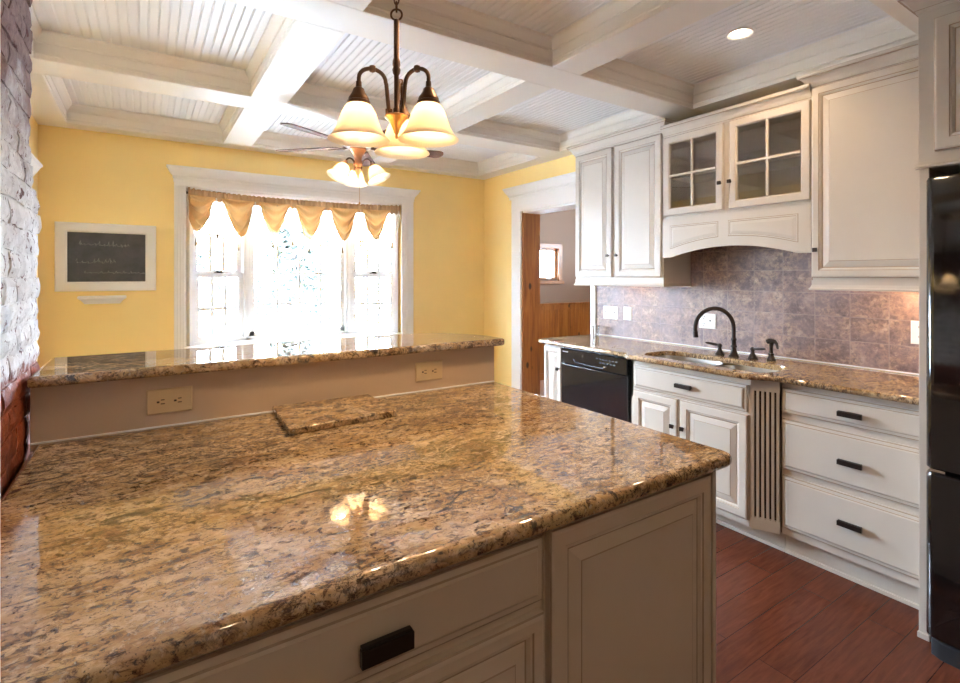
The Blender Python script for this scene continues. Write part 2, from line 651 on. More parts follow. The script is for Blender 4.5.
def offset_path(path, d, closed):
    n = len(path)
    out = []
    for i in range(n):
        p = Vector(path[i][:2])
        ns = []
        if closed or i > 0:
            t = (p - Vector(path[i - 1][:2])).normalized()
            ns.append(Vector((t.y, -t.x)))
        if closed or i < n - 1:
            t = (Vector(path[(i + 1) % n][:2]) - p).normalized()
            ns.append(Vector((t.y, -t.x)))
        if len(ns) == 2:
            b = ns[0] + ns[1]
            q = b / max(0.2, 1 + ns[0].dot(ns[1]))
        else:
            q = ns[0]
        r = p + q * d
        out.append((r.x, r.y))
    return out


def empty(name, loc, label=None, cat=None, group=None, kind=None):
    o = bpy.data.objects.new(name, None)
    COL.objects.link(o)
    o.location = loc
    o['_o'] = tuple(loc)
    tag(o, label, cat, group, kind)
    return o


def tag(o, label=None, cat=None, group=None, kind=None):
    for k, v in (('label', label), ('category', cat), ('group', group), ('kind', kind)):
        if v:
            o[k] = v
    return o


def struct(o):
    o['kind'] = 'structure'
    return o


def east(x, y0):
    """frame on a surface facing -X: a runs towards -Y from y0, b up, c out of the surface"""
    return lambda a, b, c: (x - c, y0 - a, b)


def south(y, x0=0.0):
    """frame on a surface facing -Y: a runs along +X"""
    return lambda a, b, c: (x0 + a, y - c, b)


def rect(a0, a1, b0, b1, ins, c):
    return [(a0 + ins, b0 + ins, c), (a1 - ins, b0 + ins, c), (a1 - ins, b1 - ins, c), (a0 + ins, b1 - ins, c)]


def raised_door(fr, a0, a1, b0, b1, t=0.022, s=0.058):
    """a framed raised panel door with glazed grooves; returns the builder"""
    mb = MB()
    P = [(0, 0, 0), (0, t - .006, 0), (.003, t - .003, 1), (.007, t - .001, 0), (.010, t, 0), (s - .014, t, 0), (s - .011, t - .003, 1), (s - .006, t - .004, 0), (s, t - .010, 0),
         (s + .004, t - .011, 1), (s + .008, t - .009, 0), (s + .034, t - .002, 0), (s + .037, t - .001, 1)]
    outs = [rect(a0, a1, b0, b1, i, c) for i, c, m in P]
    mb.rings(fr, outs, [p[2] for p in P[1:]])
    return mb


def slab_front(fr, a0, a1, b0, b1, t=0.022):
    mb = MB()
    P = [(0, 0, 0), (0, t - .010, 0), (.004, t - .008, 1), (.016, t - .006, 0), (.019, t - .003, 1), (.024, t, 0)]
    outs = [rect(a0, a1, b0, b1, i, c) for i, c, m in P]
    mb.rings(fr, outs, [p[2] for p in P[1:]])
    return mb


def arch_loop(a0, a1, b1, bl, rise, ins, c, n=16, full=None):
    """panel outline with a curved lower edge; bottom follows an arch defined over full=(A0, A1)"""
    A0, A1 = full
    pts = []
    for i in range(n + 1):
        a = a0 + ins + (a1 - a0 - 2 * ins) * i / n
        u = (a - A0) / (A1 - A0) * 2 - 1
        b = bl + rise * (1 - min(1, abs(u)) ** 2)
        pts.append((a, b + ins, c))
    pts.append((a1 - ins, b1 - ins, c))
    pts.append((a0 + ins, b1 - ins, c))
    return pts


def bar_pull(fr, a0, a1, b, c, h=0.022, dep=0.028, parent=None, mat=None):
    mb = MB()
    mb.fbox(fr, a0, a1, b - h / 2, b + h / 2, c + dep - .012, c + dep)
    mb.fbox(fr, a0 + .002, a1 - .002, b + h * .12, b + h * .62, c + dep - .016, c + dep - .004)
    mb.fbox(fr, a0 + .006, a0 + .018, b - h * .35, b + h * .35, c - .001, c + dep - .011)
    mb.fbox(fr, a1 - .018, a1 - .006, b - h * .35, b + h * .35, c - .001, c + dep - .011)
    return mb.build('handle', mat or M['bronze'], parent, bev=0.0015)


def knob(fr, a, b, c, parent, s=0.024):
    mb = MB()
    mb.fbox(fr, a - .005, a + .005, b - .005, b + .005, c - .001, c + .018)
    mb.fbox(fr, a - s / 2, a + s / 2, b - s / 2, b + s / 2, c + .014, c + .026)
    return mb.build('knob', M['bronze'], parent, bev=0.002)


CM = [M['cream'], M['glaze']]
IM = [M['island'], M['glaze']]

# ------------------------------------------------------------------ room shell
XE, YN, XW = 3.28, 4.911, -0.65
SOF, PAN = 2.528, 2.67

mb = MB()
mb.box(-1.8, XE + .02, -2.4, YN + .02, -0.10, 0)
struct(mb.build('floor', M['floor']))

# window wall with the bay opening
wx0, wx1, wz0, wz1 = 0.293, 2.24, 0.80, 2.165
mb = MB()
mb.box(XW - .2, wx0, YN, YN + .15, 0, 2.72)
mb.box(wx1, XE + .25, YN, YN + .15, 0, 2.72)
mb.box(wx0, wx1, YN, YN + .15, 0, wz0)
mb.box(wx0, wx1, YN, YN + .15, wz1, 2.72)
struct(mb.build('wall_north', M['yellow']))
# east wall with the doorway
dy0, dy1, dz = 3.208, 4.201, 2.09
mb = MB()
mb.box(XE, XE + .226, -2.4, dy0, 0, 2.72)
mb.box(XE, XE + .226, dy1, YN, 0, 2.72)
mb.box(XE, XE + .226, dy0, dy1, dz, 2.72)
struct(mb.build('wall_east', M['yellow']))
mb = MB()
mb.box(XW - .15, XW, 2.2, YN, 0, 2.72)
struct(mb.build('wall_west', M['yellow']))
mb = MB()
mb.box(-1.8, -1.65, -2.4, 0.60, 0, 2.72)
struct(mb.build('wall_kitchen_west', M['beige']))
# wall behind the camera
mb = MB()
mb.box(-1.8, XE + .2, -2.4, -2.25, 0, 2.72)
struct(mb.build('wall_south', M['beige']))
# short wall end beside the camera
mb = MB()
mb.box(-1.66, -0.131, 0.62, 0.76, 0, 2.72)
struct(mb.build('wall_stub', M['beam'], bev=.004))

# beadboard ceiling: boards with real grooves, running along Y
mb = MB()
x = -1.8
prof = []
step = 0.0415
while x < XE + .2:
    prof += [(x, PAN), (x + step - .011, PAN), (x + step - .0085, PAN + .004), (x + step - .006, PAN + .001), (x + step - .0035, PAN + .004), (x + step - .001, PAN)]
    x += step
n = len(prof)
vs = [(px, -2.4, pz) for px, pz in prof] + [(px, YN + .02, pz) for px, pz in prof]
fs = [(i, i + 1, n + i + 1, n + i) for i in range(n - 1)]
mb.add(vs, fs)
mb.box(-1.8, XE + .2, -2.4, YN + .02, PAN + .02, PAN + .06)
struct(mb.build('ceiling', M['bead'], recalc=False))

# beams
xb = [(2.068, 2.297), (3.432, 3.69), (4.755, YN), (0.735, 0.868), (-0.75, -0.52), (-2.25, -2.05)]
for y0, y1 in xb:
    mb = MB()
    mb.box(XW if y0 > 1.9 else -1.66, XE, y0, y1, SOF, PAN + .03)
    struct(mb.build('ceiling_beam', M['beam'], bev=.004))
rows = [(3.69, 4.755), (2.297, 3.432), (0.868, 2.068), (-0.52, 0.735), (-2.05, -0.75)]
for r, (y0, y1) in enumerate(rows):
    ex = 3.10 if r < 2 else 3.05
    for x0, x1 in ((XW if r < 2 else -1.66, -0.47), (0.552, 0.772), (1.818, 2.022), (ex, XE)):
        mb = MB()
        mb.box(x0, x1, y0, y1, SOF, PAN + .03)
        struct(mb.build('ceiling_beam', M['beam'], bev=.004))
    for x0, x1 in ((-0.47, 0.552), (0.772, 1.818), (2.022, ex)):
        ring = [(x0, y0), (x1, y0), (x1, y1), (x0, y1)]
        pr = [(.002, 2.612), (-.006, 2.614), (-.008, 2.622), (-.014, 2.628), (-.020, 2.642), (-.030, 2.652), (-.034, 2.656), (-.036, 2.668), (-.036, 2.675), (.002, 2.675)]
        mb = MB()
        mb.sweep(ring, pr, True)
        mb.sweep(ring, [(.002, SOF + .022), (-.004, SOF + .024), (-.006, SOF + .030), (-.004, SOF + .036), (.002, SOF + .038)], True)
        struct(mb.build('trim_coffer', M['beam'], smooth=30))

# brick chimney (whitewashed) closing the west end of the bar
bx = -0.295
mb = MB()
mb.box(-0.72, bx - .007, 0.77, 2.255, 0, 1.70)
mb.box(-0.72, bx - .007, 0.77, 2.125, 1.70, SOF)
ch = struct(mb.build('wall_chimney', M['brick']))
mb = MB()
course, bl = 0.0705, 0.205
rb = random.Random(3)


def rough_brick(mb, x0, x1, y0, y1, z0, z1):
    c0 = len(mb.v)
    nu, nv = 6, 3
    # the front (+X) face is a displaced grid; sides follow it back
    def P(i, j):
        y = y0 + (y1 - y0) * i / nu
        z = z0 + (z1 - z0) * j / nv
        e = 0.0
        if i in (0, nu):
            e += .003
        if j in (0, nv):
            e += .004
        q = Vector((y * 14, z * 22, x1 * 40))
        d = noise.noise(q) * .006 + noise.noise(q * 3.1) * .004
        yy = y + noise.noise(q * 1.7 + Vector((5, 1, 2))) * .006
        z2 = z + noise.noise(q * 1.3 + Vector((1, 7, 2))) * .006
        return Vector((x1 - e + d, yy, z2))
    w = nu + 1
    front = [P(i, j) for j in range(nv + 1) for i in range(w)]
    mb.v += front
    for j in range(nv):
        for i in range(nu):
            a = c0 + j * w + i
            mb.f.append([a, a + 1, a + w + 1, a + w])
            mb.mi.append(0)
    loop = [c0 + i for i in range(w)] + [c0 + j * w + nu for j in range(1, nv + 1)] + [c0 + nv * w + i for i in range(nu - 1, -1, -1)] + [c0 + j * w for j in range(nv - 1, 0, -1)]
    b0 = len(mb.v)
    mb.v += [Vector((x0, mb.v[k].y, mb.v[k].z)) for k in loop]
    L = len(loop)
    for i in range(L):
        j = (i + 1) % L
        mb.f.append([loop[i], b0 + i, b0 + j, loop[j]])
        mb.mi.append(0)


k = 0
z = 0.004
while z < SOF - .03:
    y = 0.775 - (bl + .007) * (0.5 if k % 2 else 0.0) - rb.uniform(0, .02)
    yend = (2.278 if z < 1.68 else 2.135) + rb.uniform(-.012, .014)
    while y < yend - .03:
        ya, yb_ = max(y, 0.772), min(y + bl, yend)
        if yend - yb_ < .05:
            yb_ = yend
        if yb_ - ya > .03:
            off = rb.uniform(-.003, .003)
            rough_brick(mb, bx - .05, bx + off, ya, yb_, z, min(z + course - .006, SOF - .002))
        y += bl + .007
    z += course
    k += 1
mb.build('bricks', M['brick'], ch)

# head cornice of the opening on the west dining wall, its end shows past the brick
mb = MB()
pr = [(0, 2.03), (.012, 2.03), (.016, 2.045), (.030, 2.07), (.050, 2.10), (.075, 2.14), (.085, 2.148), (.085, 2.158), (0, 2.158)]
mb.sweep([(XW, 2.9), (XW, 4.47)], pr)
mb.box(XW, XW + .022, 4.30, 4.40, 0, 2.04)
struct(mb.build('trim_1', M['white']))

# half wall below the bar top
mb = MB()
mb.box(bx + .012, 1.398, 2.004, 2.12, 0, 1.086)
struct(mb.build('wall_bar', M['bar_paint'], bev=.003))
mb = MB()
mb.box(bx + .014, 1.395, 1.999, 2.0045, 0.913, 0.918)
struct(mb.build('trim_2', M['white']))

# tiled backsplash, set on the wall between counter and cabinets
mb = MB()
mb.box(XE - .008, XE + .001, 0.735, 3.149, 0.915, 1.62)
struct(mb.build('backsplash', M['tile']))
mb = MB()
mb.tube([(XE - .010, 0.737, 0.919), (XE - .010, 3.145, 0.919)], .004, 6)
struct(mb.build('trim_3', M['white']))

# doorway to the next room
dw = struct(empty('door_1', (XE, 3.70, 0)))
mb = MB()
mb.box(XE - .022, XE + .001, dy1, 4.356, 0, 2.235)
mb.box(XE - .022, XE + .001, 3.149, dy0, 0, 2.235)
mb.box(XE - .024, XE + .001, 3.149, 4.356, dz, 2.235)
mb.build('door_casing', M['white'], dw, bev=.003)
mb = MB()
mb.sweep([(XE, 4.376), (XE - .022, 4.376), (XE - .022, 3.13), (XE, 3.13)][::1],
         [(0, 2.225), (-.0, 2.345), (.060, 2.345), (.060, 2.335), (.054, 2.330), (.044, 2.305), (.026, 2.280), (.018, 2.268), (.018, 2.258), (.008, 2.250), (.008, 2.225)])
mb.build('door_head', M['white'], dw)
mb = MB()
mb.box(XE - .002, XE + .228, dy1 - .018, dy1 + .001, 0, dz)
mb.build('door_jamb', M['pine'], dw)
mb = MB()
mb.box(XE - .002, XE + .228, dy0 - .001, dy0 + .018, 0, dz)
mb.build('door_jamb', M['pine'], dw)
mb = MB()
mb.box(XE - .002, XE + .228, dy0, dy1, dz - .018, dz + .001)
mb.build('door_lintel', M['white'], dw)

# the next room: floor, far wall with pine wainscot and a small window
NY = 5.40
mb = MB()
mb.box(XE + .02, 7.5, 1.5, NY + .1, -0.10, -0.001)
struct(mb.build('floor_next_room', M['carpet']))
mb = MB()
nx0, nx1, nz0, nz1 = 4.505, 4.845, 1.375, 1.80
mb.box(XE + .2, nx0, NY, NY + .12, 0, 2.72)
mb.box(nx1, 7.5, NY, NY + .12, 0, 2.72)
mb.box(nx0, nx1, NY, NY + .12, 0, nz0)
mb.box(nx0, nx1, NY, NY + .12, nz1, 2.72)
struct(mb.build('wall_next_room', M['taupe']))
mb = MB()
mb.box(XE + .2, 7.5, 1.5, NY + .1, 2.62, 2.72)
struct(mb.build('ceiling_next_room', M['white']))
mb = MB()
mb.box(XE + .15, XE + .25, YN + .15, NY + .12, 0, 2.7)
struct(mb.build('wall_next_room_west', M['taupe']))
mb = MB()
mb.box(6.0, 6.1, 1.5, 3.65, 0, 2.7)
mb.box(6.0, 6.1, 4.15, NY, 0, 2.7)
mb.box(6.0, 6.1, 3.65, 4.15, 0, 1.65)
mb.box(6.0, 6.1, 3.65, 4.15, 2.15, 2.7)  # leaves an unseen opening, added to let daylight into this room
struct(mb.build('wall_next_room_east', M['taupe']))
mb = MB()
mb.box(XE + .2, 6.1, 1.4, 1.5, 0, 2.7)
struct(mb.build('wall_next_room_south', M['taupe']))
# wainscot: tongue and groove boards and a cap
mb = MB()
x = XE + .23
while x < 6.0:
    mb.box(x + .0015, min(x + .0885, 6.0), NY - .02, NY, .09, 1.0)
    x += .09
mb.box(XE + .23, 6.0, NY - .012, NY, .09, 1.0)
mb.box(XE + .23, 6.0, NY - .026, NY, .955, 1.02)
mb.box(XE + .23, 6.0, NY - .040, NY, 1.018, 1.045)
mb.box(XE + .23, 6.0, NY - .028, NY, 0.0, 0.09)
struct(mb.build('trim_4', M['pine_dark'], bev=.002))
w2 = struct(empty('window_2', (nx0, NY, nz0)))
mb = MB()
mb.box(nx0 - .065, nx0, NY - .03, NY, nz0 - .04, nz1 + .065)
mb.box(nx1, nx1 + .065, NY - .03, NY, nz0 - .04, nz1 + .065)
mb.box(nx0 - .065, nx1 + .065, NY - .032, NY, nz1, nz1 + .065)
mb.box(nx0 - .085, nx1 + .085, NY - .05, NY, nz0 - .065, nz0 - .02)
mb.box(nx0, nx0 + .03, NY + .02, NY + .06, nz0 - .02, nz1)
mb.box(nx1 - .03, nx1, NY + .02, NY + .06, nz0 - .02, nz1)
mb.box(nx0, nx1, NY + .02, NY + .06, nz1 - .03, nz1)
mb.box(nx0, nx1, NY - .0, NY + .06, nz0 - .02, nz0 + .03)
mb.build('window_frame', M['oak'], w2, bev=.003)
mb = MB()
mb.box((nx0 + nx1) / 2 - .006, (nx0 + nx1) / 2 + .006, NY + .03, NY + .05, nz0 + .03, nz1 - .03)
mb.box(nx0 + .03, nx1 - .03, NY + .03, NY + .05, (nz0 + nz1) / 2 - .006, (nz0 + nz1) / 2 + .006)
mb.build('muntin', M['slot_grey'], w2)
mb = MB()
mb.box(nx0 + .02, nx1 - .02, NY + .038, NY + .042, nz0 + .02, nz1 - .02)
mb.build('pane', M['glass'], w2)
mb = MB()
mb.tube([((nx0 + nx1) / 2 - .03, NY - .01, nz0 + .012), ((nx0 + nx1) / 2, NY - .03, nz0 + .022), ((nx0 + nx1) / 2 + .035, NY - .03, nz0 + .014)], .006, 8)
mb.box((nx0 + nx1) / 2 - .03, (nx0 + nx1) / 2 + .03, NY - .014, NY + .02, nz0 + .0, nz0 + .012)
mb.build('window_crank', M['white'], w2)

# ------------------------------------------------------------------ bay window
win = struct(empty('window_1', (1.266, YN, wz0)))
bayp = [(wx0 + .015, 4.955), (0.78, 5.145), (1.752, 5.145), (wx1 - .015, 4.955)]
# casing on the wall
mb = MB()
mb.box(0.207, wx0, YN - .024, YN + .001, wz0 - .11, 2.19)
mb.box(wx1, 2.372, YN - .024, YN + .001, wz0 - .11, 2.19)
mb.box(0.207, 2.372, YN - .026, YN + .001, 2.165, 2.215)
for cx0, cx1 in ((0.207, wx0), (wx1, 2.372)):
    for q in (0.022, 0.045, 0.064):
        mb.box(cx0 + q, cx0 + q + .010, YN - .030, YN, wz0 - .11, 2.165)
mb.build('window_casing', M['white'], win, bev=.002)
mb = MB()
pr = [(0, 2.195), (0, 2.318), (.055, 2.318), (.055, 2.308), (.048, 2.302), (.038, 2.280), (.018, 2.255), (.010, 2.245), (.010, 2.228), (.004, 2.222), (.004, 2.195)]
mb.sweep([(0.207, YN), (0.207, YN - .026), (2.372, YN - .026), (2.372, YN)], pr)
mb.build('window_crown', M['white'], win, smooth=25)
mb = MB()
mb.poly_stack([(wx0 - .02, YN - .05), (wx1 + .02, YN - .05), (wx1, 5.0), (1.77, 5.21), (0.762, 5.21), (wx0, 5.0)], [(0, wz0 - .01), (0, wz0 + .028)])
mb.build('window_sill', M['white'], win, bev=.004)
mb = MB()
mb.poly_stack([(wx0, YN + .0), (wx1, YN + .0), (wx1, 5.0), (1.77, 5.21), (0.762, 5.21), (wx0, 5.0)], [(0, 2.150), (0, 2.22)])
mb.build('window_head', M['white'], win)


def bay_frame(p, q):
    p, q = Vector((*p, 0)), Vector((*q, 0))
    t = (q - p).normalized()
    nrm = Vector((t.y, -t.x, 0))  # towards the room for a left-to-right run
    return (lambda a, b, c: tuple(p + t * a + nrm * c + Vector((0, 0, b)))), (q - p).length


zb, zt = wz0 + .028, 2.15
for k in range(3):
    fr, L = bay_frame(bayp[k], bayp[k + 1])
    mb = MB()
    for a0, a1 in ((0, .035), (L - .035, L)):
        mb.fbox(fr, a0, a1, zb, zt, -.05, .035)
    mb.fbox(fr, 0, L, zt - .04, zt, -.05, .035)
    mb.fbox(fr, 0, L, zb, zb + .03, -.05, .035)
    mb.build('window_frame', M['white'], win, bev=.003)
    if k == 1:
        panes = [(zb + .03, zt - .04, 0.0, 4, [1.155, 1.44, 1.725])]
    else:
        panes = [(zb + .03, 1.445, .012, 3, [1.135]), (1.425, zt - .04, -.018, 3, [1.78])]
    for z0, z1, c, nc, zr in panes:
        a0, a1 = .035, L - .035
        sw = .045
        mw = .009 if k == 1 else .013
        mb = MB()
        mb.fbox(fr, a0, a0 + sw, z0, z1, c - .014, c + .014)
        mb.fbox(fr, a1 - sw, a1, z0, z1, c - .014, c + .014)
        mb.fbox(fr, a0, a1, z0, z0 + sw, c - .014, c + .014)
        mb.fbox(fr, a0, a1, z1 - .04, z1, c - .014, c + .014)
        sash = mb.build('sash', M['white'], win, bev=.002)
        mb = MB()
        for i in range(1, nc):
            a = a0 + sw + (a1 - a0 - 2 * sw) * i / nc
            mb.fbox(fr, a - mw, a + mw, z0 + sw, z1 - .04, c - .007, c + .007)
        for zz in zr:
            mb.fbox(fr, a0 + sw, a1 - sw, zz - mw, zz + mw, c - .006, c + .006)
        mb.build('muntin', M['white'], sash)
        mb = MB()
        mb.fbox(fr, a0 + sw - .005, a1 - sw + .005, z0 + sw - .005, z1 - .035, c - .002, c + .002)
        mb.build('pane', M['glass'], sash)
    if k != 1:
        mb = MB()
        mb.fbox(fr, L / 2 - .035, L / 2 + .035, 1.444, 1.452, .0, .03)
        mb.fbox(fr, L / 2 - .012, L / 2 + .030, 1.452, 1.464, .004, .018)
        mb.build('sash_lock', M['bronze'], win)

for px, py in (bayp[1], bayp[2]):
    mb = MB()
    mb.box(px - .028, px + .028, py - .030, py + .045, zb, zt)
    mb.build('mullion_post', M['white'], win, bev=.003)

# ------------------------------------------------------------------ outside
mb = MB()
mb.box(-14, 18, 5.25, 40, -0.75, -0.7)
struct(mb.build('ground', M['ground']))


def tree(x, y, h, r, label, seed, conic=False, n=1500):
    rt = random.Random(seed)
    o = empty('tree' if h > 3 else 'shrub', (x, y, -0.7), label, 'tree' if h > 3 else 'shrub', 'plants beyond the bay window')
    mb = MB()
    mb.tube([(x, y, -0.7), (x + .05, y, -0.7 + h * .4), (x, y + .04, -0.7 + h * .85)], [.09, .07, .02], 8)
    mb.build('trunk', M['bark'], o, smooth=40)
    mb = MB()
    for i in range(n):
        t = rt.random() ** 0.8
        rr = r * ((1 - t) * 1.0 + .05 if conic else math.sqrt(max(0.02, 1 - (2 * t - 1) ** 2)))
        a = rt.uniform(0, 2 * pi)
        q = rr * math.sqrt(rt.uniform(.25, 1))
        c = Vector((x + cos(a) * q, y + sin(a) * q, -0.7 + h * (.10 + .90 * t)))
        d1 = Vector((rt.gauss(0, 1), rt.gauss(0, 1), rt.gauss(0, .6))).normalized()
        d2 = d1.orthogonal().normalized()
        s = rt.uniform(.06, .13)
        mb.add([c - d1 * s, c + d2 * s * .45, c + d1 * s, c - d2 * s * .45], [(0, 1, 2, 3)])
    mb.build('foliage', M['leaf'], o, recalc=False)
    return o


tree(2.15, 9.2, 3.9, 0.95, 'dense evergreen tree behind the middle panes of the bay window', 1, True, 2600)
tree(3.75, 11.4, 3.4, 1.0, 'lower bushy shrub beside the dense evergreen outside the middle panes', 2, False, 1500)
tree(0.75, 11.2, 2.6, 0.6, 'small shrub between the pale house and the dense evergreen outside', 5, False, 900)
tree(-0.1, 8.8, 2.9, 0.75, 'slim shrub outside the bay window side sash beside the chalkboard', 3, False, 1000)
tree(4.3, 8.4, 3.1, 0.8, 'rounded shrub outside the bay window side sash beside the plain yellow wall', 4, False, 1300)
hs = empty('house', (0.3, 15, -0.7), 'pale blue sided house seen beyond the shrubs through the bay window', 'house')
mb = MB()
mb.box(-1.5, 3.2, 14.5, 18, -0.7, 1.15)
for i in range(12):
    mb.box(-1.51, 3.21, 14.47 , 14.52, -0.7 + i * .155, -0.7 + i * .155 + .14)
mb.build('wall', M['siding'], hs)
mb = MB()
mb.add([(-1.8, 14.2, 1.1), (3.5, 14.2, 1.1), (3.5, 18.3, 1.1), (-1.8, 18.3, 1.1), (-1.8, 16.2, 2.1), (3.5, 16.2, 2.1)], [(0, 1, 5, 4), (2, 3, 4, 5), (0, 4, 3), (1, 2, 5), (0, 3, 2, 1)])
mb.build('roof', M['roofing'], hs)

# ------------------------------------------------------------------ sink wall: base cabinets
XB = 2.689          # front plane of doors and drawers
KICK = 2.757


def base_carcass(fr, w, parent, top=.876, mats=CM, depth=.55):
    mb = MB()
    mb.fbox(fr, 0, w, .108, top, -depth, 0)
    return mb.build('body', mats, parent, bev=.002)


# narrow end cabinet
c = empty('base_cabinet', (2.98, 3.03, 0), 'narrow cream base cabinet beside the dishwasher at the doorway end of the counter', 'cabinet')
fr = east(2.705, 3.166)
mb = MB(); mb.fbox(fr, 0, .222, .108, .880, -.54, 0); mb.build('body', CM, c, bev=.002)
mb = MB(); mb.fbox(fr, .002, .222, 0, .108, -.5, -.055); mb.build('toe_kick', CM, c)
d = raised_door(fr, .012, .212, .135, .862, .022, .045).build('door', CM, c)
knob(fr, .190, .70, .022, d)

# dishwasher
c = empty('dishwasher', (2.98, 2.61, 0), 'glossy black built-in dishwasher under the granite counter', 'dishwasher')
fr = east(2.70, 2.938)
W = 2.938 - 2.262
mb = MB(); mb.fbox(fr, 0, W, .11, .876, -.55, 0); mb.build('body', M['black_matte'], c)
mb = MB(); mb.fbox(fr, .02, W - .02, 0, .11, -.45, -.05); mb.build('toe_kick', M['black_matte'], c)
mb = MB(); mb.fbox(fr, .006, W - .028, .125, .752, 0, .030); dd = mb.build('door', M['black'], c, bev=.005)
mb = MB()
mb.rings(fr, [rect(.006, W - .028, .757, .868, i, z) for i, z in ((0, 0), (0, .030), (.004, .036))], [0, 0]); pn = mb.build('control_panel', M['black'], c)
mb = MB()
mb.tube([fr(.15, .800, .036), fr(.17, .782, .041), fr(.30, .776, .042), fr(.44, .776, .042), fr(.465, .795, .036)], .0035, 8)
mb.build('handle', M['black_matte'], pn, smooth=40)
mb = MB()
for i in range(7):
    mb.fbox(fr, .37 + i * .030, .386 + i * .030, .832, .840, .035, .0375)
for i in range(5):
    mb.fbox(fr, .40 + i * .032, .420 + i * .032, .806, .816, .035, .0375)
mb.build('button', M['black_matte'], pn)
mb = MB(); mb.fbox(fr, .03, .085, .842, .850, .035, .0368); mb.build('maker_mark', M['slot_grey'], pn)
mb = MB(); mb.lathe([(.0, -.003), (.008, -.002), (.008, .002), (0, .003)], fr(.452, .785, .040), 12, Matrix.Rotation(pi / 2, 3, 'Y')); mb.build('latch_light', M['chrome'], pn)

# sink base (stands forward of the run) with fluted pilaster
XS = 2.643
c = empty('sink_cabinet', (2.95, 1.80, 0), 'cream sink base cabinet with one wide drawer front over two doors', 'cabinet')
fr = east(XS, 2.268)
W = 2.268 - 1.447
mb = MB()
mb.poly_stack([(3.25, 2.255), (2.70, 2.255), (XS, 2.234), (XS, 1.464), (2.715, 1.340), (3.25, 1.338)], [(0, .108), (0, .64)])
mb.fbox(fr, .034, W, .64, .882, -.014, 0)
mb.fbox(fr, .034, .050, .64, .882, -.60, 0)
mb.build('body', CM, c)
mb = MB()
mb.box(KICK, KICK + .02, 1.338, 2.250, 0, .112)
mb.box(KICK - .012, KICK, 1.338, 2.250, 0, .018)
mb.build('toe_kick', CM, c, bev=.002)
dr = slab_front(fr, .062, W - .02, .705, .848).build('drawer', CM, c)
bar_pull(fr, .385, .490, .776, .022, parent=dr)
d = raised_door(fr, .062, .388, .145, .690).build('door', CM, c); knob(fr, .362, .53, .022, d)
d = raised_door(fr, .404, W - .014, .145, .690).build('door', CM, c); knob(fr, .430, .53, .022, d)
# pilaster: outline with flutes, standing diagonal
p0, p1 = Vector((XS - .004, 1.449, 0)), Vector((2.690, 1.334, 0))
t = (p1 - p0).normalized(); L = (p1 - p0).length
nn = Vector((t.y, -t.x, 0))
if nn.x > 0:
    nn = -nn
frp = lambda a, b, cc: tuple(p0 + t * a + nn * cc + Vector((0, 0, b)))
mb = MB()
mb.fbox(frp, -.002, L + .002, .112, .17, -.012, .010)
mb.fbox(frp, -.002, L + .002, .825, .880, -.012, .010)
mb.fbox(frp, 0, L, .17, .825, -.012, -.008, 1)
nf = 5
gw, bw = .0095, (L - 5 * .0095) / 6
for i in range(nf + 1):
    a = i * (bw + gw)
    mb.fbox(frp, a, a + bw, .168, .827, -.010, .008)
mb.build('fluted_pilaster', [M['cream'], M['dark_slot']], c)

# drawer base
c = empty('drawer_cabinet', (2.98, 1.03, 0), 'cream three-drawer base cabinet between the fluted pilaster and the refrigerator', 'cabinet')
fr = east(2.711, 1.336)
W = 1.336 - .738
mb = MB(); mb.fbox(fr, 0.002, W, .108, .882, -.55, 0); mb.build('body', CM, c, bev=.002)
mb = MB(); mb.box(KICK, KICK + .02, .738, 1.336, 0, .112); mb.box(KICK - .012, KICK, .738, 1.336, 0, .018); mb.build('toe_kick', CM, c, bev=.002)
for (b0, b1, hb) in ((.728, .852, .784), (.445, .696, .562), (.148, .412, .282)):
    dr = slab_front(fr, .010, W - .004, b0, b1).build('drawer', CM, c)
    bar_pull(fr, .268, .366, hb, .022, parent=dr)

# counter with the sink cut-out
outer = [(3.278, 3.146), (3.256, 3.147), (3.256, 3.192), (2.690, 3.192), (2.642, 3.176), (2.624, 3.135), (2.630, 2.275), (2.600, 2.250), (2.575, 2.232), (2.572, 2.210), (2.572, 1.450), (2.640, 1.345), (2.645, 1.330), (2.645, .739), (3.278, .739)]
sx0, sx1, sy0, sy1 = 2.668, 2.985, 1.400, 2.195


def rrect(x0, x1, y0, y1, r, n=6):
    out = []
    for cx, cy, a0 in ((x1 - r, y1 - r, 0), (x0 + r, y1 - r, 90), (x0 + r, y0 + r, 180), (x1 - r, y0 + r, 270)):
        for i in range(n + 1):
            a = radians(a0 + 90 * i / n)
            out.append((cx + r * cos(a), cy + r * sin(a)))
    return out


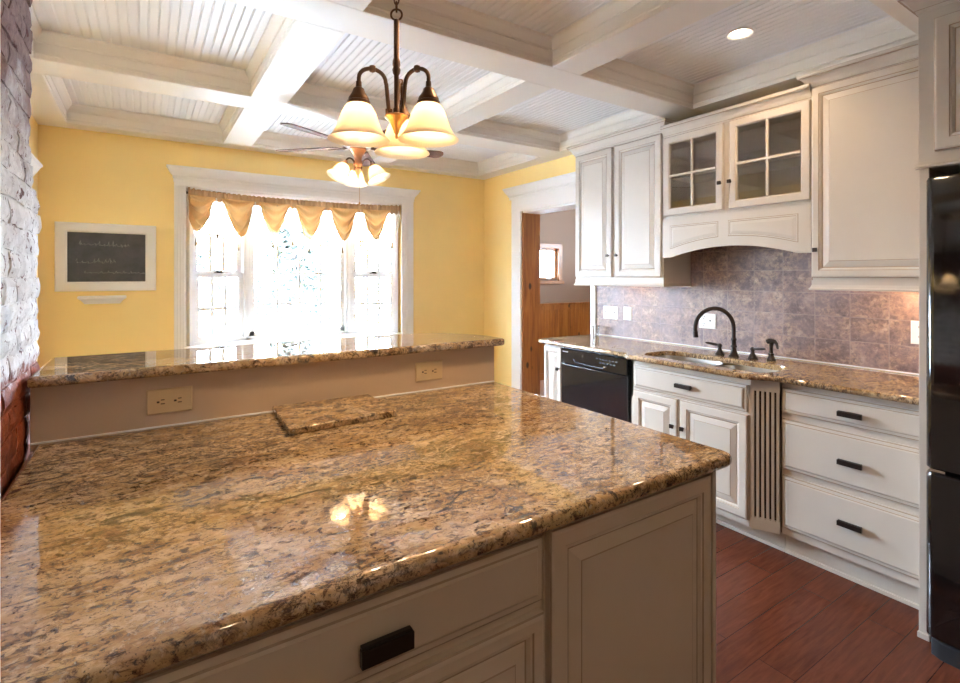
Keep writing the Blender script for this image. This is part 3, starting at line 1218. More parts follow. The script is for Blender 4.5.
def holed_slab(outer, hole, ztop, zbot, name, mat):
    prof = [(-.012, zbot), (-.005, zbot + .003), (0, zbot + .010), (0, ztop - .011), (-.004, ztop - .004), (-.012, ztop), (-.016, ztop)]
    bm = bmesh.new()
    rings = [[bm.verts.new((*p, z)) for p in offset_path(outer, o, True)] for o, z in prof]
    n = len(outer)
    for k in range(len(prof) - 1):
        for i in range(n):
            j = (i + 1) % n
            bm.faces.new((rings[k][i], rings[k][j], rings[k + 1][j], rings[k + 1][i]))
    hp = [(.010, ztop), (.006, ztop), (.001, ztop - .002), (0, ztop - .006), (0, zbot)]
    hr = [[bm.verts.new((*p, z)) for p in offset_path(hole, o, True)] for o, z in hp]
    m = len(hole)
    for k in range(len(hp) - 1):
        for i in range(m):
            j = (i + 1) % m
            bm.faces.new((hr[k][i], hr[k][j], hr[k + 1][j], hr[k + 1][i]))
    for R, H in ((rings[-1], hr[0]), (rings[0], hr[-1])):
        ed = []
        for ring in (R, H):
            for i in range(len(ring)):
                e = bm.edges.get((ring[i], ring[(i + 1) % len(ring)]))
                ed.append(e)
        bmesh.ops.triangle_fill(bm, edges=ed, use_beauty=True)
    bmesh.ops.recalc_face_normals(bm, faces=bm.faces)
    me = bpy.data.meshes.new(name)
    bm.to_mesh(me)
    bm.free()
    me.materials.append(mat)
    me.shade_smooth()
    me.set_sharp_from_angle(angle=radians(40))
    o = bpy.data.objects.new(name, me)
    COL.objects.link(o)
    return o


o = holed_slab(outer, rrect(sx0, sx1, sy0, sy1, .09), .914, .884, 'countertop', M['granite_sink'])
tag(o, 'long granite countertop around the sink along the tiled wall', 'countertop')

# double bowl sink hung under the counter
c = empty('sink', (2.83, 1.77, .70), 'double bowl stainless steel sink set under the granite counter', 'sink')
ym = 1.77
for y0, y1, dp in ((ym + .012, sy1 + .004, .17), (sy0 - .004, ym - .012, .19)):
    loop = rrect(sx0 - .002, sx1 + .004, y0, y1, .085)
    mb = MB()
    pr = [(0, .8835), (-.004, .86), (-.010, .884 - dp + .03), (-.035, .884 - dp), (-.10, .884 - dp - .004)]
    m = len(loop)
    rg = [[(*p, z) for p in offset_path(loop, o_, True)] for o_, z in pr] + [[(*p, z) for p in offset_path(loop, o_, True)] for o_, z in ((-.10, .878 - dp - .004), (-.03, .878 - dp), (.002, .86), (.002, .8835))]
    vs = [p for r in rg for p in r]
    fs = []
    K = len(rg)
    for k in range(K):
        if k == 4:
            continue
        for i in range(m):
            j = (i + 1) % m
            k2 = (k + 1) % K
            fs.append((k * m + i, k * m + j, k2 * m + j, k2 * m + i))
    fs.append(tuple(4 * m + i for i in range(m)))
    fs.append(tuple(5 * m + i for i in range(m))[::-1])
    mb.add(vs, fs)
    bowl = mb.build('bowl', M['steel'], c, smooth=50)
    mb = MB()
    cx, cy = (sx0 + sx1) / 2, (y0 + y1) / 2
    mb.lathe([(.0, .004), (.028, .003), (.040, .006), (.044, .003), (.044, 0), (0, 0)], (cx, cy, .8815 - dp - .004), 20)
    mb.build('drain', M['chrome'], bowl, smooth=40)
mb = MB(); mb.box(sx0, sx1, ym - .014, ym + .014, .845, .872); mb.build('divider', M['steel'], c, bev=.006)

# faucet
fb = Vector((3.075, 1.80, .914))
c = empty('faucet', fb, 'black gooseneck kitchen faucet with two lever handles behind the sink', 'faucet')
mb = MB()
mb.lathe([(0, 0), (.030, 0), (.031, .006), (.024, .012), (.017, .035), (.014, .055), (.019, .060), (.019, .068), (.014, .073), (.014, .10), (.017, .104), (.017, .112), (.012, .118), (0, .118)], fb, 20)
mb.build('base', M['bronze'], c, smooth=40)
mb = MB()
dv = Vector((2.855 - 3.075, 1.920 - 1.80, 0)); Lr = dv.length; dv.normalize()
pts = [fb + Vector((0, 0, .10)), fb + Vector((0, 0, .17))]
R = Lr / 2
zc = fb.z + .176
for i in range(0, 19):
    a = pi - (pi + .18) * i / 18
    pts.append(Vector((fb.x, fb.y, 0)) + dv * (R + R * cos(a)) + Vector((0, 0, zc + R * 1.0 * sin(a))))
mb.tube(pts, .0125, 12)
e = pts[-1]; e2 = e + (pts[-1] - pts[-2]).normalized() * .03
mb.tube([e - (e2 - e) * .3, e, e + (e2 - e) * .2, e2], [.014, .0155, .0155, .0155], 12)
mb.build('spout', M['bronze'], c, smooth=50)
for hy, hx, s in ((1.890, 3.070, 1), (1.690, 3.090, -1)):
    mb = MB()
    mb.lathe([(0, 0), (.029, 0), (.030, .006), (.022, .014), (.013, .032), (.010, .048), (.014, .054), (.014, .064), (.009, .070), (0, .072)], (hx, hy, .914), 18)
    z0 = .914 + .059
    mb.tube([(hx, hy, z0), (hx - .004, hy + s * .015, z0 + .004), (hx - .01, hy + s * .035, z0 + .006), (hx - .016, hy + s * .065, z0 + .010), (hx - .02, hy + s * .085, z0 + .012)], [.009, .007, .009, .0085, .005], 10)
    mb.build('handle', M['bronze'], c, smooth=50)
sb = Vector((3.115, 1.592, .914))
c = empty('side_sprayer', sb, 'black pull-out side sprayer standing at the refrigerator end of the faucet', 'sprayer')
mb = MB()
mb.lathe([(0, 0), (.026, 0), (.027, .006), (.020, .014), (.014, .030), (.017, .036), (.017, .044), (0, .046)], sb, 18)
mb.build('base', M['bronze'], c, smooth=40)
mb = MB()
mb.tube([sb + Vector((0, 0, .042)), sb + Vector((0, 0, .065)), sb + Vector((0, .0, .085)), sb + Vector((0, -.002, .108))], [.012, .010, .011, .014], 12)
mb.tube([sb + Vector((.0, .022, .110)), sb + Vector((0, .008, .116)), sb + Vector((0, -.02, .116)), sb + Vector((-.005, -.034, .102)), sb + Vector((-.008, -.042, .074))], [.015, .015, .012, .009, .006], 12)
mb.build('spray_head', M['bronze'], c, smooth=50)

# clear tumbler at the end of the counter
mb = MB()
mb.lathe([(0, .0), (.024, .0), (.028, .05), (.031, .085), (.029, .085), (.026, .05), (.022, .006), (0, .006)], (3.20, 3.085, .9142), 20)
gl = mb.build('drinking_glass', M['glass'], smooth=50)
tag(gl, 'small clear drinking glass standing at the doorway end of the counter', 'glass')

# ------------------------------------------------------------------ wall cabinets
XU = 2.95
CRN = [(0, 0), (.006, 0), (.008, .010), (.014, .016), (.022, .034), (.040, .056), (.050, .062), (.054, .066), (.054, .078), (.046, .082), (0, .082)]


def crown(mb, path, z, k=1.0):
    mb.sweep(path, [(o * k, z + zz) for o, zz in CRN])
    for o, zz in ((.008, .013), (.048, .060)):
        mb.sweep(path, [(o * k - .004, z + zz - .0015), (o * k + .003, z + zz - .0015), (o * k + .003, z + zz + .0015), (o * k - .004, z + zz + .0015)], mi=1)


def light_rail(mb, path, z):
    mb.sweep(path, [(-.02, z), (.012, z), (.014, z + .008), (.008, z + .014), (.003, z + .028), (.003, z + .052), (-.02, z + .052)])


# two-door cabinet by the doorway
UY0, UY1 = 3.085, 2.236
c = empty('wall_cabinet', (3.1, 2.66, 1.34), 'tall two-door cream wall cabinet beside the doorway', 'cabinet')
fr = east(XU + .022, UY0)
W = UY0 - UY1
mb = MB(); mb.fbox(fr, 0, W, 1.385, 2.46, -(XE - XU - .024), 0); mb.build('body', CM, c, bev=.002)
mb = MB(); crown(mb, [(XE - .01, UY0), (XU + .018, UY0), (XU + .018, UY1), (XE - .01, UY1)], 2.398); mb.build('crown_moulding', CM, c)
mb = MB(); light_rail(mb, [(XE - .01, UY0), (XU + .02, UY0), (XU + .02, UY1), (XE - .01, UY1)], 1.342); mb.build('light_rail', CM, c)
d = raised_door(fr, .010, .400, 1.408, 2.392).build('door', CM, c); knob(fr, .372, 1.572, .022, d, .020)
d = raised_door(fr, .428, W - .008, 1.408, 2.392).build('door', CM, c); knob(fr, .456, 1.572, .022, d, .020)

# glass-door cabinet with arched hood valance above the sink
HY0, HY1 = 2.234, 1.3055
c = empty('hood_cabinet', (3.1, 1.77, 1.54), 'cream cabinet with two glass doors over an arched valance above the sink', 'cabinet')
fr = east(XU + .022, HY0)
W = HY0 - HY1
dp = XE - XU - .024
mb = MB()
mb.fbox(fr, 0, .018, 1.62, 2.40, -dp, 0)
mb.fbox(fr, W - .018, W, 1.62, 2.40, -dp, 0)
mb.fbox(fr, 0, W, 2.36, 2.40, -dp, 0)
mb.fbox(fr, .019, W - .019, 1.79, 1.81, -dp + .011, -.0015)
mb.fbox(fr, .019, W - .019, 1.811, 1.838, -.02, -.001)
mb.fbox(fr, .019, W - .019, 1.62, 2.359, -dp, -dp + .01)
mb.fbox(fr, .019, .05, 1.839, 2.339, -.02, -.0005)
mb.fbox(fr, W - .05, W - .019, 1.839, 2.339, -.02, -.0005)
mb.fbox(fr, W / 2 - .04, W / 2 + .04, 1.839, 2.339, -.02, -.0005)
mb.fbox(fr, .019, W - .019, 2.34, 2.359, -.02, -.0005)
mb.build('body', CM, c)
mb = MB(); mb.fbox(fr, .018, W - .018, 2.075, 2.085, -dp + .01, -.04); mb.build('shelf', CM, c)
mb = MB(); crown(mb, [(XU + .02, HY0), (XU + .02, HY1)], 2.352, .75); mb.build('crown_moulding', CM, c)
# valance board with arched bottom
mb = MB()
N = 28
lo = [(0, 1.540)] + [(.068 + (W - .136) * i / N, 1.541 + .060 * (1 - (2 * i / N - 1) ** 2)) for i in range(N + 1)] + [(W, 1.540)]
out = lo + [(W, 1.795), (0, 1.795)]
mb.rings(fr, [[(a, b, -.004) for a, b in out], [(a, b, .016) for a, b in out]], [0])
va = mb.build('arched_valance', CM, c)
mb = MB()
for a0, a1 in ((.058, .405), (.468, W - .062)):
    P = [(0, .0150, 0), (0, .0163, 1), (.004, .0175, 1), (.010, .0175, 0), (.013, .0163, 1), (.024, .019, 0), (.030, .0205, 0)]
    outs = [arch_loop(a0, a1, 1.755, 1.598, .060, i, cc, 16, (.068, W - .068)) for i, cc, m_ in P]
    mb.rings(fr, outs, [p[2] for p in P[1:]])
mb.build('valance_panel', CM, va)
for a0, a1, ka in ((.010, .436, .424), (.476, W - .002, .488)):
    b0, b1, s = 1.822, 2.352, .048
    mb = MB()
    inner = [(a0 + s, b0 + s), (a1 - s, b0 + s), (a1 - s, b1 - s), (a0 + s, b1 - s)]
    loops = []
    for ins, cc in ((0, 0), (0, .016), (.005, .022)):
        loops.append(rect(a0, a1, b0, b1, ins, cc))
    for ins, cc in ((s - .008, .022), (s, .014), (s, 0)):
        loops.append(rect(a0, a1, b0, b1, ins, cc))
    n = 4
    vs = [fr(*p) for l_ in loops for p in l_]
    fs = []
    K = len(loops)
    mis = []
    for k in range(K):
        k2 = (k + 1) % K
        for i in range(n):
            j = (i + 1) % n
            fs.append((k * n + i, k * n + j, k2 * n + j, k2 * n + i))
    mb.add(vs, fs)
    d = mb.build('door', CM, c)
    mb = MB()
    am, bm_ = (a0 + a1) / 2, (b0 + b1) / 2
    mb.fbox(fr, am - .008, am + .008, b0 + s, b1 - s, .008, .020)
    mb.fbox(fr, a0 + s, a1 - s, bm_ - .008, bm_ + .008, .008, .0195)
    mb.build('muntin', CM, d, bev=.003)
    mb = MB(); mb.fbox(fr, a0 + s - .004, a1 - s + .004, b0 + s - .004, b1 - s + .004, .003, .007); mb.build('glass_pane', M['glass_cab'], d)
    knob(fr, ka, 1.985, .022, d, .022)

# single-door tall cabinet by the refrigerator
TY0, TY1 = 1.304, .738
c = empty('wall_cabinet', (3.1, 1.02, 1.34), 'single-door cream wall cabinet between the hood and the refrigerator panel', 'cabinet')
fr = east(XU + .022, TY0)
W = TY0 - TY1
mb = MB(); mb.fbox(fr, 0, W, 1.385, 2.46, -dp, 0); mb.build('body', CM, c, bev=.002)
mb = MB(); crown(mb, [(XE - .01, TY0), (XU + .018, TY0), (XU + .018, TY1)], 2.402, 1.0); mb.build('crown_moulding', CM, c)
mb = MB(); light_rail(mb, [(XE - .01, TY0), (XU + .02, TY0), (XU + .02, TY1)], 1.342); mb.build('light_rail', CM, c)
d = raised_door(fr, .001, W + .02, 1.408, 2.408, .022, .05).build('door', CM, c); knob(fr, .028, 1.553, .022, d, .022)

# refrigerator surround
c = empty('refrigerator_cabinet', (2.9, .3, 0), 'cream cabinet and side panel enclosing the black refrigerator', 'cabinet')
mb = MB(); mb.box(2.545, 3.27, .703, .735, 0, 2.46); mb.box(2.537, 2.56, .700, .738, 0, .022); mb.build('side_panel', CM, c, bev=.002)
mb = MB(); mb.box(2.56, 3.27, -.32, .703, 1.835, 2.46); mb.build('body', CM, c)
fr = east(2.54, .735)
mb = MB(); mb.fbox(fr, 0, 1.05, 1.86, 2.46, -.02, 0); mb.build('face_frame', CM, c, bev=.002)
raised_door(fr, .053, .50, 1.893, 2.40).build('door', CM, c)
raised_door(fr, .515, 1.00, 1.893, 2.40).build('door', CM, c)
mb = MB(); crown(mb, [(3.27, .735), (2.542, .735), (2.542, -.32)], 2.442, 1.0); mb.build('crown_moulding', CM, c)
mb = MB(); mb.sweep([(2.56, .735), (2.542, .735), (2.542, -.32)], [(-.01, 1.835), (.010, 1.835), (.012, 1.842), (.005, 1.850), (.004, 1.862), (-.01, 1.862)]); mb.build('light_rail', CM, c)

c = empty('refrigerator', (2.85, .28, 0), 'glossy black bottom-freezer refrigerator at the edge of the kitchen', 'refrigerator')
FY = .692
mb = MB(); mb.box(2.52, 3.24, -.21, FY, .03, 1.795); mb.build('body', M['fridge'], c)


def fridge_door(z0, z1, name):
    pts = [(2.515, FY), (2.470, FY - .001)]
    for i in range(1, 7):
        a = pi / 2 * i / 6
        pts.append((2.470 - .032 * sin(a), FY - .003 - .030 * (1 - cos(a))))
    pts += [(2.430, .45), (2.428, .24), (2.430, .03), (2.438, -.17), (2.470, -.205), (2.515, -.205)]
    mb = MB()
    mb.poly_stack(pts, [(-.006, z0), (0, z0 + .006), (0, z1 - .012), (-.004, z1 - .003), (-.012, z1)])
    return mb.build(name, M['fridge'], c, smooth=35)


fd = fridge_door(.700, 1.785, 'refrigerator_door')
fz = fridge_door(.075, .688, 'freezer_drawer')
mb = MB(); mb.tube([(2.425, -.10, .85), (2.385, -.10, .88), (2.385, -.10, 1.55), (2.425, -.10, 1.58)], .012, 10); mb.build('handle', M['fridge'], fd, smooth=40)
mb = MB(); mb.tube([(2.425, .12, .62), (2.385, .14, .62), (2.385, -.10, .62), (2.425, -.12, .62)], .012, 10); mb.build('handle', M['fridge'], fz, smooth=40)
mb = MB(); mb.box(2.452, 2.470, FY - .06, FY - .018, .689, .699); mb.build('hinge', M['chrome'], c)
mb = MB()
mb.poly_stack([(2.53, FY - .012), (2.47, FY - .016), (2.452, FY - .05), (2.448, .25), (2.455, -.18), (2.53, -.20)], [(0, .0), (0, .06), (-.01, .07)])
mb.build('base_grille', M['black_matte'], c, smooth=35)

# ------------------------------------------------------------------ island
c = empty('drawer_cabinet', (.26, 1.4, 0), 'beige island base cabinet with a wide drawer and dark bar handle', 'cabinet')
fr = south(.867)
mb = MB(); mb.box(-.26, .733, .867, 1.99, .10, .876); mb.build('body', IM, c, bev=.002)
mb = MB(); mb.box(-.25, .733, .93, 1.9, 0, .10); mb.build('toe_kick', IM, c)
dr = slab_front(fr, -.20, .724, .712, .852).build('drawer', IM, c)
bar_pull(fr, .304, .401, .770, .022, .031, .024, dr)
dr = raised_door(fr, -.20, .724, .40, .688, .022, .045).build('drawer', IM, c)
bar_pull(fr, .304, .401, .55, .022, .034, .030, dr)
dr = raised_door(fr, -.20, .724, .13, .38, .022, .045).build('drawer', IM, c)
bar_pull(fr, .304, .401, .26, .022, .034, .030, dr)

c = empty('island_cabinet', (1.05, 1.4, 0), 'beige island end cabinet with one tall raised panel door', 'cabinet')
mb = MB(); mb.box(.737, 1.354, .867, 1.99, .10, .876); mb.build('body', IM, c, bev=.002)
mb = MB(); mb.box(.737, 1.30, .93, 1.9, 0, .10); mb.build('toe_kick', IM, c)
raised_door(fr, .742, 1.338, .125, .857, .022, .055).build('door', IM, c)
mb = MB(); mb.box(1.340, 1.356, .845, .870, .10, .876); mb.build('corner_post', IM, c, bev=.002)

ctp = [(-.275, .815), (1.372, .815), (1.394, .821), (1.404, .840), (1.404, 1.998), (-.275, 1.998)]
mb = MB()
mb.poly_stack(ctp, [(-.016, .876), (-.006, .878), (-.001, .884), (0, .890), (0, .898), (-.002, .905), (-.007, .911), (-.014, .914), (-.019, .914)])
o = mb.build('island_countertop', M['granite'], smooth=50)
tag(o, 'wide polished gold granite island countertop in front of the half wall', 'countertop')
btp = [(bx + .012, 1.962), (1.420, 1.962), (1.434, 1.973), (1.436, 2.10), (1.395, 2.22), (1.30, 2.34), (1.20, 2.405), (bx + .012, 2.405)]
mb = MB()
mb.poly_stack(btp, [(-.010, 1.0865), (-.003, 1.089), (0, 1.095), (0, 1.110), (-.003, 1.117), (-.010, 1.120), (-.014, 1.120)])
o = mb.build('bar_top', M['granite_bar'], smooth=50)
tag(o, 'raised narrow granite bar top on the beige half wall', 'countertop')
mb = MB()
mb.poly_stack([(.382, 1.680), (.398, 1.668), (.745, 1.690), (.760, 1.705), (.762, 1.985), (.395, 1.992)], [(-.003, .9145), (0, .917), (0, .934), (-.003, .937)])
o = mb.build('cutting_board', M['granite_slab'], smooth=40)
tag(o, 'loose rectangular granite cutting board lying on the island countertop', 'cutting board')


# ------------------------------------------------------------------ outlets and switches
def receptacle(mb, fr, a, b, c, horiz, mi_face, mi_slot):
    """one duplex socket face with slots, centred on a, b"""
    f = lambda u, v: (a + u, b + v) if not horiz else (a + v, b + u)
    K = 1.25
    for s in (-1, 1):
        pts = []
        for i in range(20):
            t = 2 * pi * i / 20
            pu, pv = f(max(-.0145, min(.0145, .0175 * cos(t))) * K, s * .0195 * K + .0140 * K * sin(t))
            pts.append((pu, pv))
        if horiz is not None:
            mb.rings(fr, [[(p, q, c) for p, q in pts], [(p, q, c + .0015) for p, q in pts]], [mi_face])
            for k in (-2, -1):
                mb.mi[k] = mi_face
        for u0, v0, w, h in ((-.0065, .004, .003, .010), (.0065, .004, .003, .009), (0, -.009, .006, .006)):
            cu, cv = f(u0, s * .0195 * K + v0)
            ww, hh = (w, h) if not horiz else (h, w)
            mb.fbox(fr, cu - ww / 2 - .0008, cu + ww / 2 + .0008, cv - hh / 2, cv + hh / 2, c + .0012, c + .0022, mi_slot)


def plate(fr, a0, a1, b0, b1, mat, parent, name='cover_plate'):
    mb = MB()
    mb.rings(fr, [rect(a0, a1, b0, b1, i, cc) for i, cc in ((0, -.001), (0, .003), (.004, .006))], [0, 0])
    return mb.build(name, mat, parent)


def wall_plate(name, fr, ac, bc, w, h, devs, mat, label, cat, group=None, loc=None):
    o = empty(name, fr(ac, bc - h / 2, 0), label, cat, group)
    plate(fr, ac - w / 2, ac + w / 2, bc - h / 2, bc + h / 2, mat, o)
    n = len(devs)
    for i, dv_ in enumerate(devs):
        a = ac + (i - (n - 1) / 2) * .048
        mb = MB()
        if dv_ in ('socket', 'socket_h'):
            receptacle(mb, fr, a, bc, .006, dv_ == 'socket_h', 0, 1)
            mb.build('socket', [mat, M['dark_slot']], o)
        else:
            mb.fbox(fr, a - .006, a + .006, bc - .014, bc + .014, .005, .0068, 0)
            mb.fbox(fr, a - .004, a + .004, bc - .001, bc + .010, .006, .016, 1)
            mb.build('toggle', [M['white_plastic'], M['slot_grey']], o)
    return o


fs_ = south(2.004)
for ac, lab in ((.0725, 'tan double socket plate on the half wall beside the chimney end of the bar'), (1.047, 'tan double socket plate on the half wall beside the open end of the bar')):
    o = empty('wall_outlet', (ac, 2.004, .945), lab, 'outlet', 'tan outlets under the bar top')
    plate(fs_, ac - .066, ac + .066, .958, 1.041, M['tan_plastic'], o)
    mb = MB()
    receptacle(mb, fs_, ac, .998, .006, True, 0, 1)
    mb.build('socket', [M['tan_plastic'], M['dark_slot']], o)
fe = east(XE - .008, 0)
wall_plate('light_switch', fe, -2.985, 1.112, .158, .108, ('switch', 'switch', 'switch'), M['white_plastic'], 'wide white triple switch plate on the tiles beside the doorway casing', 'switch')
wall_plate('light_switch', fe, -2.806, 1.115, .082, .108, ('switch',), M['white_plastic'], 'narrow white single switch plate on the tiles next to the triple switch', 'switch')
wall_plate('wall_outlet', fe, -2.103, 1.105, .128, .104, ('socket', 'switch'), M['white_plastic'], 'white socket and switch plate on the tiles behind the faucet arch', 'outlet')
wall_plate('wall_outlet', fe, -.935, 1.130, .082, .118, ('socket',), M['white_plastic'], 'white socket plate on the tiles beside the refrigerator panel', 'outlet')

# ------------------------------------------------------------------ chalkboard and ledge
c = empty('chalkboard', (-.235, YN, 1.30), 'white framed chalkboard with smeared chalk on the yellow wall', 'chalkboard')
fr = south(YN)
mb = MB()
a0, a1, b0, b1, s = -.552, .082, 1.302, 1.821, .072
L0 = [rect(a0, a1, b0, b1, i, cc) for i, cc in ((0, 0), (0, .022), (.006, .028), (s - .010, .028), (s - .006, .022), (s, .018), (s, 0))]
vs = [fr(*p) for l_ in L0 for p in l_]
fsx = []
for k in range(len(L0)):
    k2 = (k + 1) % len(L0)
    for i in range(4):
        j = (i + 1) % 4
        fsx.append((k * 4 + i, k * 4 + j, k2 * 4 + j, k2 * 4 + i))
mb.add(vs, fsx)
mb.build('frame', M['white'], c)
mb = MB(); mb.fbox(fr, a0 + s - .004, a1 - s + .004, b0 + s - .004, b1 - s + .004, .001, .010); sl = mb.build('slate', M['slate'], c)
rc = random.Random(11)
for row, (zc_, x0, x1, hgt, amp) in enumerate(((1.665, -.41, -.10, .040, 1.0), (1.530, -.43, -.18, .040, .9), (1.455, -.38, .0, .022, .6))):
    x = x0
    pts = []
    while x < x1:
        w_ = rc.uniform(.014, .030)
        up = rc.choice((.5, .6, 1.0, 1.15))
        ctl = [(0, rc.uniform(.1, .6)), (rc.uniform(.1, .5), up), (rc.uniform(.3, .7), rc.uniform(-.1, .3)), (rc.uniform(.2, .9), rc.uniform(.3, .7) * up), (1, rc.uniform(0, .4))]
        for k in range(4):
            for t in (0, .33, .66):
                pts.append(fr(x + w_ * (ctl[k][0] * (1 - t) + ctl[k + 1][0] * t), zc_ - .02 + hgt * (ctl[k][1] * (1 - t) + ctl[k + 1][1] * t), .0102))
        x += w_ + rc.choice((.002, .004, .014))
    mb = MB()
    mb.tube(pts, [rc.uniform(.0006, .0021) for _ in pts], 5)
    mb.build('chalk_lettering', M['chalk'], sl)
c = empty('wall_ledge', (-.265, YN, 1.20), 'small white moulded chalk ledge below the chalkboard', 'ledge')
mb = MB()
la0, la1 = -.372, -.160
mb.sweep([(la0, YN), (la0, YN - .02), (la1, YN - .02), (la1, YN)], [(-.0, 1.204), (.004, 1.204), (.012, 1.214), (.022, 1.228), (.034, 1.240), (.044, 1.246), (.046, 1.258), (.040, 1.266), (-.0, 1.266)])
mb.box(la0, la1, YN - .022, YN, 1.204, 1.266)
mb.build('shelf', M['white'], c)

# ------------------------------------------------------------------ swagged valance along the bay
c = empty('window_valance', (1.266, 5.0, 1.65), 'gold and ivory swagged valance with tassels along the top of the bay window', 'curtain')
vp = [Vector((wx0 + .005, 4.915, 0)), Vector((.795, 5.075, 0)), Vector((1.737, 5.075, 0)), Vector((wx1 - .005, 4.915, 0))]
# smooth curve through the bay
fine = []
for i in range(61):
    t = i / 60
    x = vp[0].x + (vp[3].x - vp[0].x) * t
    u = 2 * t - 1
    y = 4.915 + .165 * (1 - abs(u) ** 2.6)
    fine.append(Vector((x, y, 0)))
cum = [0]
for i in range(60):
    cum.append(cum[-1] + (fine[i + 1] - fine[i]).length)
LT = cum[-1]


def along(s):
    s = max(0, min(LT, s))
    for i in range(60):
        if s <= cum[i + 1] or i == 59:
            q = (s - cum[i]) / (cum[i + 1] - cum[i])
            p = fine[i].lerp(fine[i + 1], q)
            t = (fine[i + 1] - fine[i]).normalized()
            return p, Vector((t.y, -t.x, 0))


ZR = 2.115
mb = MB()
mb.tube([along(LT * i / 40)[0] + Vector((0, 0, ZR)) for i in range(41)], .011, 10)
mb.build('curtain_rod', M['bronze'], c, smooth=50)
mb = MB()


def head_fn(u, v):
    p, nrm = along(LT * u)
    w = sin(u * 260 + 2 * sin(u * 37)) * .6 + sin(u * 410) * .4
    edge = abs(2 * v - 1) ** 2
    z = ZR + .036 - .092 * v + .007 * edge * sin(u * 290 + 1) * (1 if v < .5 else -1)
    return p + nrm * (.024 + .015 * w * (.5 + .5 * edge)) + Vector((0, 0, z))


mb.grid(head_fn, 480, 8)
mb.build('gathered_header', M['satin_head'], c, smooth=60, recalc=False)
NP = 12
pw = LT / NP
kinds = 'gsgsgsgsgsgs'
rv = random.Random(4)
for i in range(NP):
    s0 = pw * (i + .5)
    gold = kinds[i] == 'g'
    drop = (.315 if gold else .30) + rv.uniform(-.02, .02)
    half = pw * (.86 if gold else .62)
    skew = rv.uniform(-.12, .12)
    mb = MB()

    def swag(u, v, s0=s0, drop=drop, half=half, gold=gold, skew=skew, ph=rv.uniform(0, 6)):
        q = 2 * u - 1
        if gold:
            sag = cos(q * pi / 2) ** .85
            side = .30
            z = -v * drop * (side + (1 - side) * sag)
            s = s0 + q * half * (1 - .22 * v) + skew * half * v
            dep = .044 + .036 * sin(v * 19 - sag * 4.0 + ph) * (.25 + .75 * sag) * v ** .3 + .030 * sag * v
        else:
            tip = (1 - abs(q))
            z = -v * drop * (.50 + .52 * tip)
            s = s0 + q * half * (1 - .30 * v)
            dep = .016 + .012 * sin(q * 11 + ph) * (.4 + .6 * v)
        p, nrm = along(s)
        return p + nrm * dep + Vector((0, 0, ZR - .020 + z))

    mb.grid(swag, 24, 48)
    mb.build('swag' if gold else 'sheer_swag', M['satin'] if gold else M['sheer'], c, smooth=80, recalc=False)
    if gold:
        mb = MB()

        def under(u, v, s0=s0, drop=drop, half=half, skew=skew):
            q = 2 * u - 1
            tip = 1 - abs(q)
            p, nrm = along(s0 + q * half * (1 - .55 * v) + skew * half * v)
            z = -v * (drop + .045) * (.45 + .55 * tip ** .8)
            return p + nrm * (.012 + .008 * sin(q * 9)) + Vector((0, 0, ZR - .020 + z))

        mb.grid(under, 16, 14)
        mb.build('lining', M['sheer'], c, smooth=80, recalc=False)
    p, nrm = along(s0 + (skew * half if gold else 0))
    zt_ = ZR - .02 - drop - (.045 if gold else 0)
    b = p + nrm * .02
    mb = MB()
    mb.tube([b + Vector((0, 0, zt_ + .06)), b + Vector((0, 0, zt_ - .018))], .0018, 6)
    mb.lathe([(0, 0), (.006, -.002), (.008, -.009), (.005, -.015), (.009, -.022), (.011, -.052), (.009, -.056), (0, -.056)], b + Vector((0, 0, zt_ - .016)), 10)
    mb.build('tassel', M['tassel'], c, smooth=50)


# ------------------------------------------------------------------ chandelier over the island
def bell_shade(loc, rot=None, k=1.0):
    """closed thin bell of alabaster glass, opening downwards; origin at the neck"""
    o_ = [(.030, 0), (.040, -.010), (.050, -.028), (.058, -.052), (.066, -.075), (.078, -.094), (.091, -.108)]
    i_ = [(.0885, -.108), (.075, -.092), (.063, -.074), (.055, -.052), (.047, -.028), (.037, -.011), (.027, -.002)]
    mb = MB()
    mb.lathe([(r * k, z * k) for r, z in o_ + i_], loc, 36, rot, closed=True)
    return mb


CX, CY = .652, 1.463
c = empty('chandelier', (CX, CY, 1.84), 'bronze three-light chandelier with lit alabaster bell shades over the island', 'chandelier')
rt = Vector((.8359, -.5488, 0)); ft = Vector((.5488, .8359, 0))
ctr = Vector((CX, CY, 0))
mb = MB()
mb.lathe([(0, 1.838), (.004, 1.840), (.006, 1.846), (.004, 1.851), (.007, 1.856), (.011, 1.868), (.018, 1.884), (.028, 1.896), (.036, 1.903), (.036, 1.908), (.030, 1.912), (0, 1.912)], ctr, 24)
mb.build('hub', M['brass'], c, smooth=40)
mb = MB()
mb.lathe([(0, 1.908), (.010, 1.910), (.010, 1.93), (.0075, 1.935), (.0075, 2.035), (.011, 2.040), (.013, 2.052), (.010, 2.060), (.012, 2.066), (.012, 2.078), (.0085, 2.088), (.0085, 2.205), (0, 2.210)], ctr, 16)
mb.build('stem', M['brown_metal'], c, smooth=40)
mb = MB()
ring = [ctr + rt * (.017 * cos(a)) + Vector((0, 0, 2.222 + .017 * sin(a))) for a in [2 * pi * i / 20 for i in range(20)]]
mb.tube(ring, .0032, 8, closed=True)
z = 2.246
k = 0
while z < 2.50:
    ax = rt if k % 2 else ft
    lk = [ctr + ax * (.0075 * cos(a)) + Vector((0, 0, z + .016 * sin(a))) for a in [2 * pi * i / 14 for i in range(14)]]
    mb.tube(lk, .0026, 6, closed=True)
    z += .0235
    k += 1
mb.build('chain', M['brown_metal'], c, smooth=60)
mb = MB()
